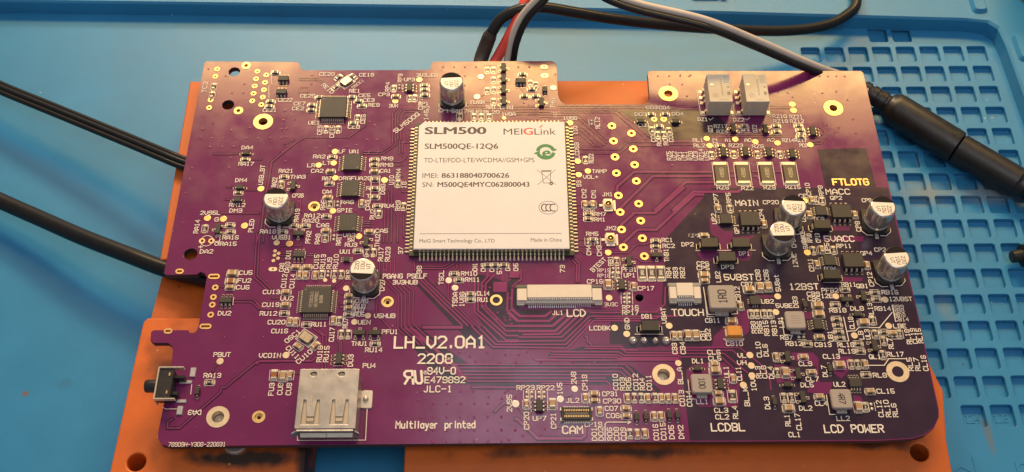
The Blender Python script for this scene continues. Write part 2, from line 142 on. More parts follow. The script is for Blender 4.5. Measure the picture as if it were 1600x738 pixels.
PART=[
('s6',-58.36,51.07,'v'),('s6',-58.43,46.52,'v'),('k',-60.83,53.7,'h'),('k',-61.07,43.64,'h'),('k',-61.23,41.99,'h'),('k',-76.85,48.8,'v'),
('k',-76.91,45.94,'v'),('xtal',-41.42,50.38,'a'),('k',-43.68,51.96,'a'),('k',-39.7,52.19,'b'),('r',-44.2,48.61,'a'),('qfp',-44.09,40.98),
('k',-49.96,42.39,'h'),('k',-50.01,40.8,'h'),('k',-48.19,45.02,'h'),('k',-39.51,45.05,'h'),('k',-37.73,43.72,'h'),('r',-36.72,42.19,'h'),
('r',-37.59,38,'v'),('k',-38.63,36.28,'h'),('r',-45.59,34.36,'v'),('r',-42.43,34.35,'v'),('r',-28.54,48.1,'v'),('w',-27.11,48.72,'v'),
('c',-27.82,45.28,'h'),('s6',-24.26,48.11,'h'),('r',-24.05,44.75,'v'),('r',-22.76,44.75,'v'),('cap',-12.73,44.38,'B'),('r',-20.25,49.09,'h'),
('r',-20.2,47.65,'h'),('k',-20.05,45.74,'h'),('r',-10.7,38.55,'v'),('r',-6.85,38.44,'v'),('r',-4.93,38.33,'v'),('r',-2.87,38.32,'v'),
('r',-3.47,54.41,'v'),('r',-1.78,54.4,'v'),('r',-1.69,50.86,'v'),('r',-3.45,47.25,'v'),('r',-1.69,47.43,'v'),('r',-1.69,43.51,'v'),('q',1,54.96,'r'),
('q',0.98,51.12,'r'),('q',0.97,47.33,'r'),('q',1,43.41,'r'),('s6',5.6,50.13,'v'),('k',6.18,52.9,'h'),('r',8.19,49.75,'v'),('k',9.63,49.15,'v'),
('k',8.57,47.71,'h'),('k',6.58,45.32,'h'),('k',9.5,45.31,'h'),('d',12.04,47.3,'v'),('q',11.05,43.03,'r'),('w',24.18,36.49,'v'),('d',37.17,36.59,'h'),
('k',39.95,38.98,'h'),('k',43.74,39.06,'h'),('d',46.29,36.42,'h'),('k',41.84,35,'h'),('k',39.85,33.77,'v'),('r',41.29,32.29,'v'),
('r',42.85,32.29,'v'),('k',44.28,33.53,'v'),('relay',57.7,43.16),('relay',67.29,43.14),('q',61.27,34.22,'l'),('q',69.62,33.79,'l'),
('k',64.32,35.04,'h'),('w',62.97,33.7,'h'),('w',64.73,33.7,'h'),('r',72.69,35.13,'h'),('r',72.59,33.21,'h'),('r',78.63,35.2,'h'),
('r',78.91,33.79,'h'),('k',78.97,32.28,'h'),('s6',81.96,33.02,'h'),('k',78.66,31.51,'h'),('s5',75.59,25.84,'h'),('d',-65.49,26.46,'h'),
('r',-65.57,24.75,'h'),('d',-65.86,15.72,'h'),('r',-66.09,14.4,'h'),('d',-66.03,11.92,'h'),('cap',-54.76,7.7,'B'),('r',-55.05,19.14,'h'),
('r',-55.59,16.83,'v'),('r',-73.06,3.65,'v'),('q',-69.68,3.29,'l'),('r',-66.96,4.65,'h'),('r',-66.61,2.61,'h'),('r',-53.73,2.57,'h'),
('tssop',-37.96,23.3),('tssop',-37.87,15.2),('tssop',-37.74,4.88),('r',-43.26,25.34,'h'),('c',-43.33,20.85,'h'),('r',-32.4,24.51,'h'),
('r',-32.31,22.89,'h'),('c',-32.16,20.81,'h'),('q',-52.41,16.31,'r'),('r',-43.33,17.09,'h'),('k',-31.89,18.23,'h'),('k',-31.73,15.45,'h'),
('k',-31.58,12.83,'h'),('r',-26,17.03,'v'),('c',-43.47,12.82,'h'),('r',-42.83,10.75,'v'),('w',-40.88,10.97,'v'),('c',-34.76,10.99,'v'),
('r',-30.82,10.16,'h'),('r',-24.29,10.06,'v'),('r',-30.34,7.79,'v'),('r',-43.35,7.14,'h'),('r',-51.15,4.38,'h'),('r',-48.34,4.37,'h'),
('c',-43.1,2.91,'h'),('c',-32.35,2.55,'h'),('r',22,24.29,'v'),('s5',57.8,26.33,'h'),('s5',63.55,26.48,'h'),('s5',69.6,26.29,'h'),('r',54.79,25.7,'v'),
('r',60.55,25.89,'v'),('r',66.62,25.87,'v'),('r',72.53,25.85,'v'),('r',57.3,28.62,'h'),('r25',56.59,19.83),('r25',62.1,19.81),('r25',68.2,19.79),
('r25',74.21,19.77),('c',54.63,9.13,'v'),('r',57.67,9.06,'v'),('msop',56.14,5.73),('soic',62.02,5.21),('c',65.5,4.53,'v'),('sma',51.07,-2.02,'h'),
('sma',58.73,-2.05,'h'),('sma',54.94,-6.01,'h'),('c',50.35,1.13,'h'),('cap',67.74,-2.4,'F'),('cap',71.6,5.23,'B'),('cap',93.34,4.71,'B'),
('c',78.51,11.56,'v'),('r',81.2,11.36,'v'),('msop',80.31,8.07),('soic',85.17,7.45),('c',88.62,7.14,'v'),('sma',79.51,3.27,'h'),('c',77.16,7.18,'v'),
('c8',-64.61,-9.22,'h'),('f',-64.77,-11.3,'h'),('c',-64.74,-13.05,'h'),('s6',-65.15,-16.82,'v'),('q',-49.73,1.86,'d'),('s6',-49.1,-4.25,'v'),
('c',-49.56,-7.55,'h'),('c',-46.83,-7.56,'h'),('c',-48.42,-9.69,'v'),('c',-46.93,-9.7,'v'),('c',-44.69,-9.71,'v'),('r',-43.14,-9.51,'v'),
('w',-41.69,-9.31,'v'),('r',-40.07,-9.52,'v'),('r',-38.47,-9.53,'v'),('sotS',-37.42,-5.43),('r',-43.15,0.77,'v'),('w',-41.07,0.98,'v'),
('r',-34.86,-2.93,'h'),('q',-32.96,-0.59,'l'),('r',-32.64,-3.39,'v'),('r',-31.07,-3.4,'v'),('cap',-32.4,-12.44,'F'),('qfp',-43.63,-17.1,'t'),
('c',-51.22,-14.43,'h'),('c',-51.02,-17.88,'h'),('r',-51.08,-20.13,'h'),('c',-36.02,-15.55,'h'),('k',-36.02,-17.18,'h'),('c',-35.89,-18.76,'h'),
('r',-35.9,-20.43,'h'),('c',-49.5,-22.33,'v'),('c',-48.07,-22.43,'v'),('r',-45.58,-23.12,'h'),('xtal',-45.3,-26.64,'c'),('c',-47.04,-28.89,'e'),
('c',-43.07,-28.69,'a'),('c',-39.45,-22.05,'v'),('r',-37.97,-22.19,'v'),('q',-32.99,-25.53,'u'),('q',-29.46,-25.55,'u'),('r',-29.22,-28.18,'h'),
('r',-37.23,-25.71,'v'),('r',-35.67,-25.72,'v'),('s6',-37.3,-32.23,'h'),('f',-51.84,-36.08,'v'),('c8',-49.72,-36.38,'v'),('c',-48.11,-36.12,'v'),
('usb',-38.1,-44.8),('r',-66.31,-37.84,'h'),('d2',-68.64,-40.17,'v'),('r',-11.21,-9.59,'h'),('r',-10.02,-11.22,'h'),('k',-7.21,-15.25,'h'),
('r',-7.2,-16.65,'h'),('k',-3.14,-7.26,'h'),('k',-1.25,-7.2,'h'),('k',0.8,-7.21,'h'),('ffc',14,-15.51,'30','20.3'),('w',27.34,-8.67,'v'),
('w',28.58,-8.68,'v'),('w',27.11,-10.03,'v'),('r',28.39,-10.24,'v'),('c8',25.87,-12.63,'v'),('s5',29.06,-12.91,'h'),('c',31.98,-13.21,'v'),
('w',29.56,-15.74,'v'),('w',30.78,-15.74,'v'),('w',29.48,-16.89,'v'),('w',30.7,-16.9,'v'),('r12',34.25,-9.59),('r12',36.55,-9.6),('r12',38.75,-9.61),
('ffc',43.95,-15.14,'7','7.6'),('sma',34.92,-24.75,'h'),('c',40.49,-26.44,'v'),('c',41.95,-26.44,'v'),('c8',43.76,-26.32,'v'),('c8',45.59,-26.33,'v'),
('ufl',27.06,10.19),('ufl',27.09,0.04),('c',21.24,10.48,'v'),('k',22.24,10.2,'h'),('c',23.28,10.47,'v'),('r',21.99,7.66,'h'),('r',21.92,6.15,'h'),
('k',22.75,-0.06,'h'),('w',21.52,-0.4,'v'),('w',23.88,-0.41,'v'),('r',38.25,-0.35,'h'),('r',38.13,-1.92,'h'),('q',38.13,-4.64,'d'),
('r',28.3,-6.13,'v'),('q',31.24,-6.47,'r'),('c',28.66,-42.21,'v'),('r',30.23,-42.13,'v'),('r',31.79,-42.14,'v'),('c',33.28,-42.24,'v'),
('r',34.89,-42.15,'v'),('c',36.31,-42.25,'v'),('c',37.84,-42.26,'v'),('c',39.4,-42.27,'v'),('c',21.15,-41.15,'h'),('c',21.14,-42.75,'h'),
('c',28.15,-44.74,'h'),('c',28.1,-46.53,'h'),('c',22.18,-45.34,'v'),('d2',30.34,-46.89,'v'),('d2',32.44,-46.75,'v'),('d2',37.72,-46.46,'v'),
('d2',39.55,-46.47,'v'),('c',34.36,-46.65,'v'),('c',35.9,-46.66,'v'),('r',28.68,-50.72,'v'),('c',30.29,-50.81,'v'),('c',31.94,-50.73,'v'),
('w',5.85,-41.22,'v'),('w',7.02,-41.22,'v'),('w',8.63,-41.23,'v'),('w',9.8,-41.24,'v'),('c',5.74,-43.58,'v'),('s6',8.64,-44.14,'h'),
('c8',11.61,-43.51,'v'),('c',19.09,-42.14,'v'),('btb',16.92,-46.11),('c8',49.2,-10.16,'h'),('c',49.13,-11.73,'h'),('c8',59.62,-14.23,'h'),
('c8',62.27,-13.54,'v'),('c8',64.24,-13.42,'v'),('ind',52.37,-17.59,5.6,'1R0',90),('c',56.96,-18.63,'v'),('qfn',60.59,-17.34),('r',59.36,-20.81,'v'),
('r',60.74,-20.81,'v'),('r',62.44,-20.82,'v'),('r',63.88,-20.83,'v'),('c8',54.44,-22.69,'h'),('tant',54.5,-25.98),('cap',93.91,-9.72,'B'),
('r',76.77,-3.28,'v'),('c',78.79,-3.08,'v'),('r',81.77,-3.2,'v'),('soic',85.7,-6.8),('msop',80.15,-6.42),('c',89.09,-7.55,'v'),('c',76.91,-7.24,'v'),
('sma',79.66,-11.01,'h'),('r',82.71,-14.2,'h'),('q',82.6,-17.21,'d'),('q',86.68,-16.25,'l'),('r',89.74,-15.09,'h'),('r',89.81,-16.94,'h'),
('d2',72.34,-18.49,'v'),('r',79.72,-18.36,'h'),('ind',69.11,-23.29,3.9,'-',0),('s8',74.62,-23.8,'h'),('c8',75.46,-18.53,'h'),('c8',75.34,-20.93,'h'),
('c',74.57,-26.98,'h'),('r',79.33,-22.24,'h'),('r',79.37,-23.84,'h'),('r',79.32,-25.62,'h'),('r',79.38,-27.18,'h'),('d',84.43,-21.11,'h'),
('c8',85.54,-23.19,'h'),('r',87.88,-22.69,'v'),('k',87.8,-26.29,'v'),('q',86.98,-29.51,'r'),('r',89.9,-25.73,'h'),('c',91.94,-26.05,'h'),
('w',92.26,-26.79,'h'),('r',93.59,-26.29,'v'),('r',89.47,-28.04,'v'),('r',83.38,-28.76,'h'),('r',83.54,-30.65,'h'),('r',88.56,-31.66,'v'),
('w',70.36,-26.88,'h'),('r',71.47,-28.71,'h'),('d',45.17,-35.03,'h'),('c',49.22,-33.84,'h'),('c8',49.21,-35.44,'h'),('s6',50.01,-38.91,'h'),
('c',53.06,-37.49,'v'),('ind',45.54,-39.41,4,'100',-90),('c',49.34,-41.11,'h'),('c8',49.4,-43.13,'h'),('r8',52.46,-41.84,'v'),('c',63.78,-32.11,'v'),
('q',66.29,-32.25,'r'),('c',70.04,-32.14,'h'),('r',63.49,-36.02,'v'),('c8',65.28,-36.01,'v'),('q',68.08,-36.47,'r'),('c',71.38,-36.05,'h'),
('d',65.32,-39.19,'h'),('d2',61.77,-43.42,'v'),('r',64.15,-42.29,'v'),('r',65.89,-42.3,'v'),('q',68.34,-42.32,'r'),('c',72.19,-42.15,'h'),
('c8',64.83,-44.9,'h'),('d2',75.63,-35.24,'v'),('c8',78.11,-34.18,'h'),('r',80.88,-34.02,'v'),('r',82.41,-34.03,'v'),('c',83.96,-34.01,'v'),
('s8',80.79,-38.91,'v'),('r',83.83,-36.64,'h'),('c',84,-40.84,'h'),('ind',76.66,-43.32,4,'4R7',-90),('c8',80.59,-44.66,'v'),('r',82.25,-44.64,'v'),
('w',83.7,-44.5,'v'),]
PAD=[
(-27.93,43.85,1.6,'g'),(-21.79,51.2,1.6,'g'),(1.06,38.07,1.1,'g'),(-5.16,52.23,1.7,'w'),(-6.15,45.3,1.7,'w'),(14.4,48.3,1.7,'w'),
(12.07,55.61,2.1,1.5),(12.12,52.59,2.1,1.5),(18.47,36.4,1.6,'g'),(78.09,42.48,1.7,'g'),(78.13,40.42,1.7,'g'),(54.03,31.14,1.6,'g'),
(61.48,30.88,1.6,'g'),(80.9,29.02,1.6,'g'),(-60.62,15.62,1.7,'g'),(-72.91,6.8,1.7,'g'),(-68.91,6.54,1.7,'g'),(-63.44,4.51,1.7,'g'),
(-42.75,27.22,1.6,'g'),(-46.62,22.91,1.6,'g'),(-42.83,23.55,1.6,'g'),(-42.05,18.9,1.6,'g'),(-29.47,18.17,1.7,'g'),(-41.88,8.83,1.6,'g'),
(20.03,23.92,1.6,'g'),(22.48,20.83,1.6,'g'),(20.1,19.7,1.6,'g'),(54.58,28.84,1.6,'g'),(66.65,30.07,1.6,'g'),(72.39,29.63,1.6,'g'),
(76.83,11.47,1.7,'g'),(-54.96,-0.48,1.5,'d'),(-51.81,-0.74,1.7,'g'),(-55.11,-2.82,0.9,'d'),(-54.18,-3.52,0.9,'d'),(-55.12,-4.07,0.9,'d'),
(-54.18,-4.9,0.9,'d'),(-55.23,-5.58,0.9,'d'),(-55.07,-7.98,2.1,1.1),(-34.91,1.3,1.6,'g'),(-42.2,-11.08,1,'d'),(-40.05,-11.35,1,'d'),
(-37.02,-13.37,1.5,'d'),(-31.4,-20.79,1.5,'d'),(-49.65,-31.01,1.6,'d'),(-34.44,-22.46,1.5,'d'),(-64.66,-32.5,1.6,'d'),(-12.48,-11.31,1.6,'w'),
(-10.93,-13.36,1.6,'w'),(3.3,-43.41,1.7,'w'),(25.9,-16.26,1.6,'d'),(29.51,-25.91,1.6,'d'),(26.75,-24.3,1.6,'d'),(46.54,-17.85,0.6,'w'),
(39.63,-23.8,1.6,'d'),(26.38,-3.6,1.6,'g'),(40.95,-33.48,1.5,'d'),(13.45,-42.3,1.6,'w'),(16.78,-39.85,1.5,'w'),(66.29,-16.03,1.6,'d'),
(65.29,-20.27,1.6,'d'),(75.22,-3.77,1.7,'g'),(80.22,-16.04,1.6,'d'),(91.9,-17.01,1.6,'d'),(91.45,-24.05,1.6,'d'),(82.9,-26.56,1.6,'d'),
(57.75,-31.51,1.6,'d'),(57.74,-34.2,1.6,'d'),(57.59,-36.72,1.6,'d'),(55.34,-39.07,1.6,'d'),]
RING=[
(-69.08,56.29,2.5,1.1,'r'),(-69.3,40.72,2.5,1.1,'r'),(-76.8,55.08,1.5,0.65,'r'),(-76.94,52.49,1.5,0.65,'r'),(-77.12,44.35,1.5,0.65,'r'),
(-77.17,41.72,1.5,0.65,'r'),(-65.8,54.22,1.5,0.65,'r'),(-65.87,51.59,1.5,0.65,'r'),(-65.96,49.08,1.5,0.65,'r'),(-65.97,46.55,1.5,0.65,'r'),
(-66.01,43.99,1.5,0.65,'r'),(-63.22,52.95,1.5,0.65,'r'),(-63.31,50.33,1.5,0.65,'r'),(-63.33,47.78,1.5,0.65,'r'),(-63.35,45.26,1.5,0.65,'r'),
(-63.47,42.71,1.5,0.65,'r'),(-62.37,37.04,5.2,2.5,'m'),(45.22,46.23,5.2,2.4,'m'),(29.43,35.36,2.2,0.9,'r'),(29.59,30.4,2.2,0.9,'r'),
(34.43,32.92,2.2,0.9,'r'),(40.75,37.54,1.6,0.7,'r'),(43.29,37.58,1.7,0.7,'r'),(88.85,41.18,5.2,2.2,'m'),(-46.67,10.22,3,1.9,'i'),
(29.68,25.25,2.2,0.9,'r'),(29.75,20.16,2.2,0.9,'r'),(29.85,13.24,2.2,0.9,'r'),(34.56,27.82,2.2,0.9,'r'),(34.6,22.76,2.2,0.9,'r'),
(34.69,17.67,2.2,0.9,'r'),(34.81,10.73,2.2,0.9,'r'),(-73.29,0.14,1.6,0.75,'r'),(-70.98,0.14,1.6,0.75,'r'),(-68.33,-12.97,1.6,0.7,'r'),
(-68.41,-15.62,1.6,0.7,'r'),(-68.4,-17.68,1.6,0.7,'r'),(-68.43,-20.36,1.6,0.7,'r'),(-26.92,-17.06,3,1.9,'i'),(-63.35,-46.2,5.2,2.8,'m'),
(-54.24,-46.25,3,1.8,'i'),(-1.04,-16.71,3,1.8,'i'),(30.04,3.05,2.2,0.9,'r'),(30.18,-2.1,2.2,0.9,'r'),(29.99,8.2,2.2,0.9,'r'),(34.96,5.63,2.2,0.9,'r'),
(35.02,0.49,2.2,0.9,'r'),(35.15,-4.67,2.2,0.9,'r'),(37.33,-36.32,5.3,2.9,'m'),(91.31,-35.87,5.3,2.7,'m'),]
HOLE=[
(-72.06,54.14,3.1),(-72.31,42.74,3.2),(-75.58,-3.59,3.3),(33.17,-16.19,2),]
SLOT=[
(-77.51,-8.47,2,1.1),(-69.03,-9.94,2.8,1.1),(-69.22,-23.44,2.8,1.1),(-77.79,-24.64,2,1.1),]
TRACE=[
(0.2,0.15,[(-55.99,29.67),(-53.61,31.1)]),(0.25,0.15,[(-56.53,27.08),(-51.05,31.9),(-39.48,31.87),(-35.39,35.82),(-35.61,39.51),(-36.79,40.77)]),
(0.2,0.15,[(-54.17,51.91),(-48.92,51.89),(-46.48,49.47)]),(0.18,0.13,[(-54.1,51.18),(-49.05,51.17),(-47.62,49.71)]),
(0.2,0.13,[(-53.68,48.67),(-51.52,48.67),(-51.37,46.94),(-53.71,46.95),(-53.68,48.67)]),
(0.25,0.15,[(-28.01,30.12),(-28.48,39.96),(-26.74,41.96),(-21.21,41.95)]),(0.25,0.15,[(-26.68,31.02),(-27.05,39.26),(-25.96,41.12),(-21.18,41.11)]),
(0.25,0.15,[(-25.95,31.02),(-26.15,38.79),(-25.37,40.28),(-21.15,40.26)]),(0.25,0.15,[(-27.3,30.57),(-27.72,39.49),(-26.35,41.59),(-21.19,41.57)]),
(0.2,0.13,[(-25.84,30.11),(-23.31,30.11)]),(0.2,0.13,[(-25.11,38.32),(-24.76,38.79),(-23.64,38.32)]),(0.22,0.13,[(-9.39,42.02),(15.55,41.95)]),
(0.22,0.13,[(-9.24,41.14),(15.8,41.07)]),(0.22,0.13,[(-9.09,40.26),(16.05,40.19)]),(0.22,0.13,[(4.16,39.35),(16.3,39.32)]),
(0.22,0.13,[(9.92,37.53),(10.62,38.5),(16.55,38.48)]),(0.2,0.13,[(-4.69,43.52),(-1.91,43.52)]),(0.2,0.13,[(-4.74,52.52),(-3.62,53.43)]),
(0.2,0.13,[(-5.67,45.3),(-3.59,46.55)]),(0.2,0.13,[(-3.91,56.31),(0.07,56.3)]),(0.2,0.13,[(5.79,47.96),(7.3,46.16)]),
(0.22,0.13,[(13.42,42.28),(50.97,41.86)]),(0.22,0.13,[(13.4,41.48),(50.92,41.29)]),(0.22,0.13,[(13.38,40.69),(31.28,40.64),(39.12,31.82)]),
(0.22,0.13,[(13.36,39.94),(30.49,39.89),(38.32,30.83)]),(0.22,0.13,[(13.34,39.15),(20.88,39.13),(27.98,30.86)]),
(0.22,0.13,[(13.32,38.31),(20.3,38.29),(27.92,29.73)]),(0.22,0.13,[(18.67,34.06),(21.3,34.06),(25.52,28.62)]),
(0.22,0.13,[(18.71,34.98),(21.56,34.97),(26.98,29.06)]),(0.22,0.13,[(18.99,32.7),(20.81,32.69),(24.61,28.62)]),
(0.22,0.13,[(47.54,41.74),(52.41,41.72)]),(0.22,0.13,[(47.48,41),(52.66,40.98)]),(0.22,0.13,[(71.74,41.88),(77.42,41.86)]),
(0.22,0.13,[(71.66,41.26),(77.33,41.25)]),(0.22,0.13,[(55.24,31.41),(56.46,32.4),(73.53,32.35)]),
(0.22,0.13,[(55.79,30.62),(57.02,31.72),(80.13,31.66)]),(0.2,0.13,[(73.52,31.53),(83.35,31.5),(84.67,32.95)]),
(0.22,0.13,[(81.95,29.47),(83.77,29.46),(85.43,31.49),(85.25,33.86),(84.06,34.92)]),
(0.2,0.13,[(81.51,30.15),(83.7,30.23),(84.85,31.72),(84.66,33.32)]),(0.25,0.17,[(-67.68,26.76),(-68.91,26.54),(-74.02,26.56)]),
(0.2,0.15,[(-64.6,24.85),(-61.32,24.84)]),(0.25,0.17,[(-69.93,8.31),(-60.19,8.28)]),(0.2,0.15,[(-64.89,15.25),(-61.39,15.24)]),
(0.2,0.15,[(-69.21,16.21),(-68.15,16.2)]),(0.2,0.15,[(-69.07,12.4),(-68.03,12.39)]),
(0.3,0.2,[(-53.5,29.93),(-58.8,23.96),(-58.84,17.67),(-59.34,12.57),(-59.21,3.48),(-59.98,-0.35)]),
(0.2,0.15,[(-58.28,-0.36),(-58.35,3.48),(-58.43,6.75)]),(0.2,0.13,[(-35.4,27.2),(-30.73,27.18),(-28.04,29.4),(-28.11,30.75)]),
(0.2,0.13,[(-35.36,26.53),(-30.34,26.51),(-27.07,29.4),(-27.13,30.75)]),
(0.2,0.13,[(-31.33,24.97),(-29.9,24.96),(-28.77,23.86),(-25.56,23.85),(-24.2,25.39)]),(0.2,0.13,[(-26.23,30.75),(-26.04,26.5),(-24.36,24.95)]),
(0.2,0.13,[(-25.51,30.75),(-25.33,26.72)]),(0.2,0.13,[(-26.94,22.76),(-25.17,22.97)]),(0.2,0.13,[(-26.86,21.01),(-25,19.28)]),
(0.2,0.13,[(-49.79,19.79),(-48.68,21.3),(-47.97,21.3)]),(0.22,0.14,[(-50.34,14.23),(-50.05,9.2),(-47.6,6.91)]),
(0.22,0.14,[(-29.31,17.14),(-28.81,7.46),(-28.74,-0.47)]),(0.22,0.14,[(-28.3,14.58),(-28.02,7.46),(-27.89,-0.47)]),
(0.22,0.14,[(-27.51,16.28),(-26.87,-0.48)]),(0.22,0.14,[(-26.45,8.7),(-25.52,7.24),(-25.33,-0.48)]),
(0.22,0.14,[(-25.22,16.27),(-24.8,14.57),(-23.05,14.56)]),(0.2,0.13,[(-34.02,5.02),(-32.3,5.01)]),(0.2,0.13,[(-33.97,4.28),(-32.25,4.27)]),
(0.2,0.13,[(-24.16,7.86),(-23.88,1.32),(-22.99,0.51)]),(0.2,0.13,[(-34.4,5.63),(-32.51,5.62)]),
(0.22,0.14,[(18.57,27.96),(30.9,27.71),(33.08,30.1),(40.89,30.08)]),(0.22,0.14,[(18.52,26.49),(30.99,26.46),(33.51,28.88),(40.8,28.85)]),
(0.6,0.2,[(29.52,14.43),(29.82,16.11),(34.32,20.59),(50.62,20.54)]),(0.6,0.2,[(29.8,9.1),(38.99,19.23),(50.49,19.19)]),
(0.6,0.2,[(38.58,8.57),(47.22,17.3),(50.31,17.29)]),(0.6,0.2,[(43.16,8.55),(48.93,14.37),(50.02,14.36)]),(0.2,0.14,[(18.48,20.93),(21.82,20.91)]),
(0.2,0.14,[(18.6,24.13),(19.44,24.13)]),(0.2,0.14,[(18.1,10.52),(20.71,10.51)]),(0.22,0.14,[(39.84,30.15),(50.38,30.11)]),
(0.22,0.14,[(39.77,29.22),(50.64,29.19)]),(0.6,0.2,[(50.32,20.56),(54.33,20.54)]),(0.6,0.2,[(50.19,19.21),(54.19,19.2)]),
(0.6,0.2,[(50.01,17.31),(54.33,17.29)]),(0.6,0.2,[(49.72,14.34),(60.3,14.3),(61.22,15.1)]),(0.5,0.16,[(58.69,20.65),(60.2,20.65)]),
(0.5,0.16,[(64.55,20.63),(66.22,20.63)]),(0.5,0.16,[(70.41,20.61),(72.08,20.61)]),(0.5,0.16,[(58.69,19.14),(60.36,19.14)]),
(0.5,0.16,[(64.7,19.12),(65.7,19.12),(66.39,17.98)]),(0.22,0.14,[(55.97,31.5),(57.04,31.92),(59.09,31.91)]),
(0.2,0.14,[(-63.46,-16.17),(-58.85,-16.19),(-56.79,-18.37),(-53.95,-18.94)]),(0.2,0.14,[(-63.36,-16.95),(-59.25,-16.97),(-57.05,-19)]),
(0.2,0.14,[(-67.53,-12.78),(-66.2,-12.78)]),(0.22,0.14,[(-60.12,2.43),(-59.36,-10.21),(-55.45,-14.05)]),
(0.22,0.14,[(-59.43,2.43),(-58.64,-9.82),(-54.85,-13.48)]),(0.2,0.13,[(-47.39,-3.65),(-44.87,-3.66)]),(0.2,0.13,[(-47.33,-4.27),(-45.11,-4.28)]),
(0.25,0.15,[(-55.04,-2.58),(-53.84,-1.29),(-48.93,-1.31),(-48.87,-0.33)]),(0.2,0.13,[(-54.06,-3.45),(-51.99,-3.46)]),
(0.2,0.13,[(-54.29,-4.14),(-52.37,-4.15)]),(0.2,0.13,[(-40.3,-13.03),(-36.92,-9.34)]),(0.2,0.13,[(-39.56,-13.2),(-36.45,-9.85)]),
(0.2,0.14,[(-54.52,-15.95),(-52.5,-15.96)]),(0.2,0.14,[(-58.13,-17.25),(-56.51,-18.89),(-52.77,-18.98)]),(0.2,0.13,[(-38.16,-18.49),(-37.01,-18.49)]),
(0.2,0.13,[(-38.22,-17.67),(-37.11,-17.02)]),(0.2,0.13,[(-38.75,-14.37),(-37.54,-15.03)]),
(0.3,0.18,[(-56.32,-33.2),(-55.43,-32.44),(-43.56,-32.49),(-42.54,-31.26)]),
(0.22,0.14,[(-41.08,-37.09),(-41.06,-34.04),(-41.58,-25.94),(-44.01,-24.02)]),
(0.22,0.14,[(-40.39,-37.09),(-40.3,-34.05),(-40.71,-26.1),(-42.84,-24.34)]),(0.22,0.14,[(-39.9,-25.63),(-37.47,-27.85),(-37.29,-30.35)]),
(0.22,0.14,[(-39.52,-24.99),(-37.06,-27.69),(-36.87,-30.36)]),(0.22,0.14,[(-43.7,-24.34),(-41.29,-25.94)]),
(0.22,0.14,[(-29.43,-14.97),(-29.43,-20.22),(-26.4,-23.46),(-24.3,-25.7)]),(0.2,0.14,[(-28.21,-21.52),(-25.78,-24.42)]),
(0.2,0.14,[(-47.34,-35.58),(-45.75,-35.59)]),
(0.25,0.2,[(-51.5,-32.57),(-56.09,-32.54),(-62.64,-39.03),(-63.42,-39.02),(-63.65,-40.3),(-71.59,-48.84),(-74.17,-48.83),(-74.39,-47.38),(-73.28,-46.56)]),
(0.2,0.15,[(-65.18,-33.16),(-65.86,-34.03),(-65.91,-35.12)]),
(0.22,0.12,[(-29.43,-5.77),(-29.21,-9.79),(-24.42,-15.2),(-24.15,-24.26),(-19.87,-28.62)]),
(0.22,0.12,[(-28.48,-5.78),(-28.37,-9.62),(-23.64,-15.2),(-23.35,-23.92),(-18.81,-28.63)]),
(0.22,0.12,[(-27.64,-5.6),(-27.5,-9.44),(-22.75,-14.92),(-22.51,-23.58),(-17.76,-28.63)]),
(0.22,0.12,[(-26.76,-5.42),(-26.63,-9.44),(-21.8,-14.67),(-21.6,-23.24),(-16.55,-28.64)]),
(0.22,0.12,[(-25.82,-5.24),(-25.67,-9.81),(-20.88,-14.21),(-20.7,-22.83),(-15.18,-28.64)]),(0.3,0,[(-20.22,-11.1),(-8.91,-23.64)]),
(0.3,0,[(-19.87,-10.38),(-7.68,-23.65)]),(0.3,0,[(-19.48,-9.83),(-6.46,-23.65)]),(0.22,0.14,[(-21.05,-5.62),(-20.78,-8.74)]),
(0.25,0.15,[(-19.1,-7.29),(-13.73,-7.31),(-12.33,-6.4)]),(0.25,0.15,[(-19.07,-7.94),(-13.4,-7.97),(-11.22,-6.58)]),
(0.22,0.14,[(-10.58,-6.77),(-10.57,-7.69),(-11.34,-8.6)]),(0.22,0.14,[(-9.64,-6.59),(-9.6,-8.79)]),
(0.22,0.14,[(-12.52,-12.21),(-12.59,-16.03),(-10.69,-18.08),(-5.7,-23.66)]),(0.2,0.14,[(-15.17,-12.38),(-15.36,-11.12),(-14.75,-10.4)]),
(0.6,0.2,[(-18.37,-23.94),(-8.9,-23.99)]),(0.35,0,[(-6.19,-9.89),(-6.19,-19.85),(1.17,-27.44),(4.11,-27.45)]),
(0.35,0,[(-5.33,-10.98),(-5.42,-19.5),(1.32,-26.25),(4.12,-26.27)]),
(0.35,0,[(-2.99,-7.35),(-3.14,-10.27),(-4.54,-12.06),(-4.5,-18.46),(1.18,-24.99),(4.14,-25)]),
(0.35,0,[(-1.26,-9.55),(-3.6,-12.25),(-3.58,-18.46),(1.03,-23.69),(4.15,-23.7)]),(0.9,0,[(-1.73,-12.26),(1.56,-12.27)]),
(0.9,0,[(-1.79,-13.15),(1.55,-13.17)]),(0.9,0,[(-1.79,-13.94),(1.55,-13.95)]),(0.35,0,[(1.7,-14.6),(1.52,-19.53),(4.17,-22.32)]),
(0.35,0,[(2.8,-13.53),(2.6,-18.84),(4.19,-20.77)]),(0.25,0,[(0.48,-6.63),(0.47,-11.55)]),(0.25,0,[(-22.52,-24.02),(-10.56,-33.56),(4.04,-33.63)]),
(0.25,0,[(-21.36,-24.03),(-9.79,-34.44),(4.03,-34.51)]),(0.25,0,[(-20.19,-24.46),(-9.2,-35.32),(4.02,-35.38)]),
(0.25,0,[(-19.16,-26.19),(-8.62,-36.19),(4.01,-36.25)]),(0.25,0,[(-17.5,-30.04),(-8.05,-37.01),(4.01,-37.07)]),
(0.25,0,[(-15.91,-32.16),(-7.47,-37.8),(4,-37.85)]),(0.3,0.2,[(-6.63,-39.31),(3.98,-39.37)]),(0.3,0,[(-6.88,-23.66),(-1.84,-29.18),(4.09,-29.21)]),
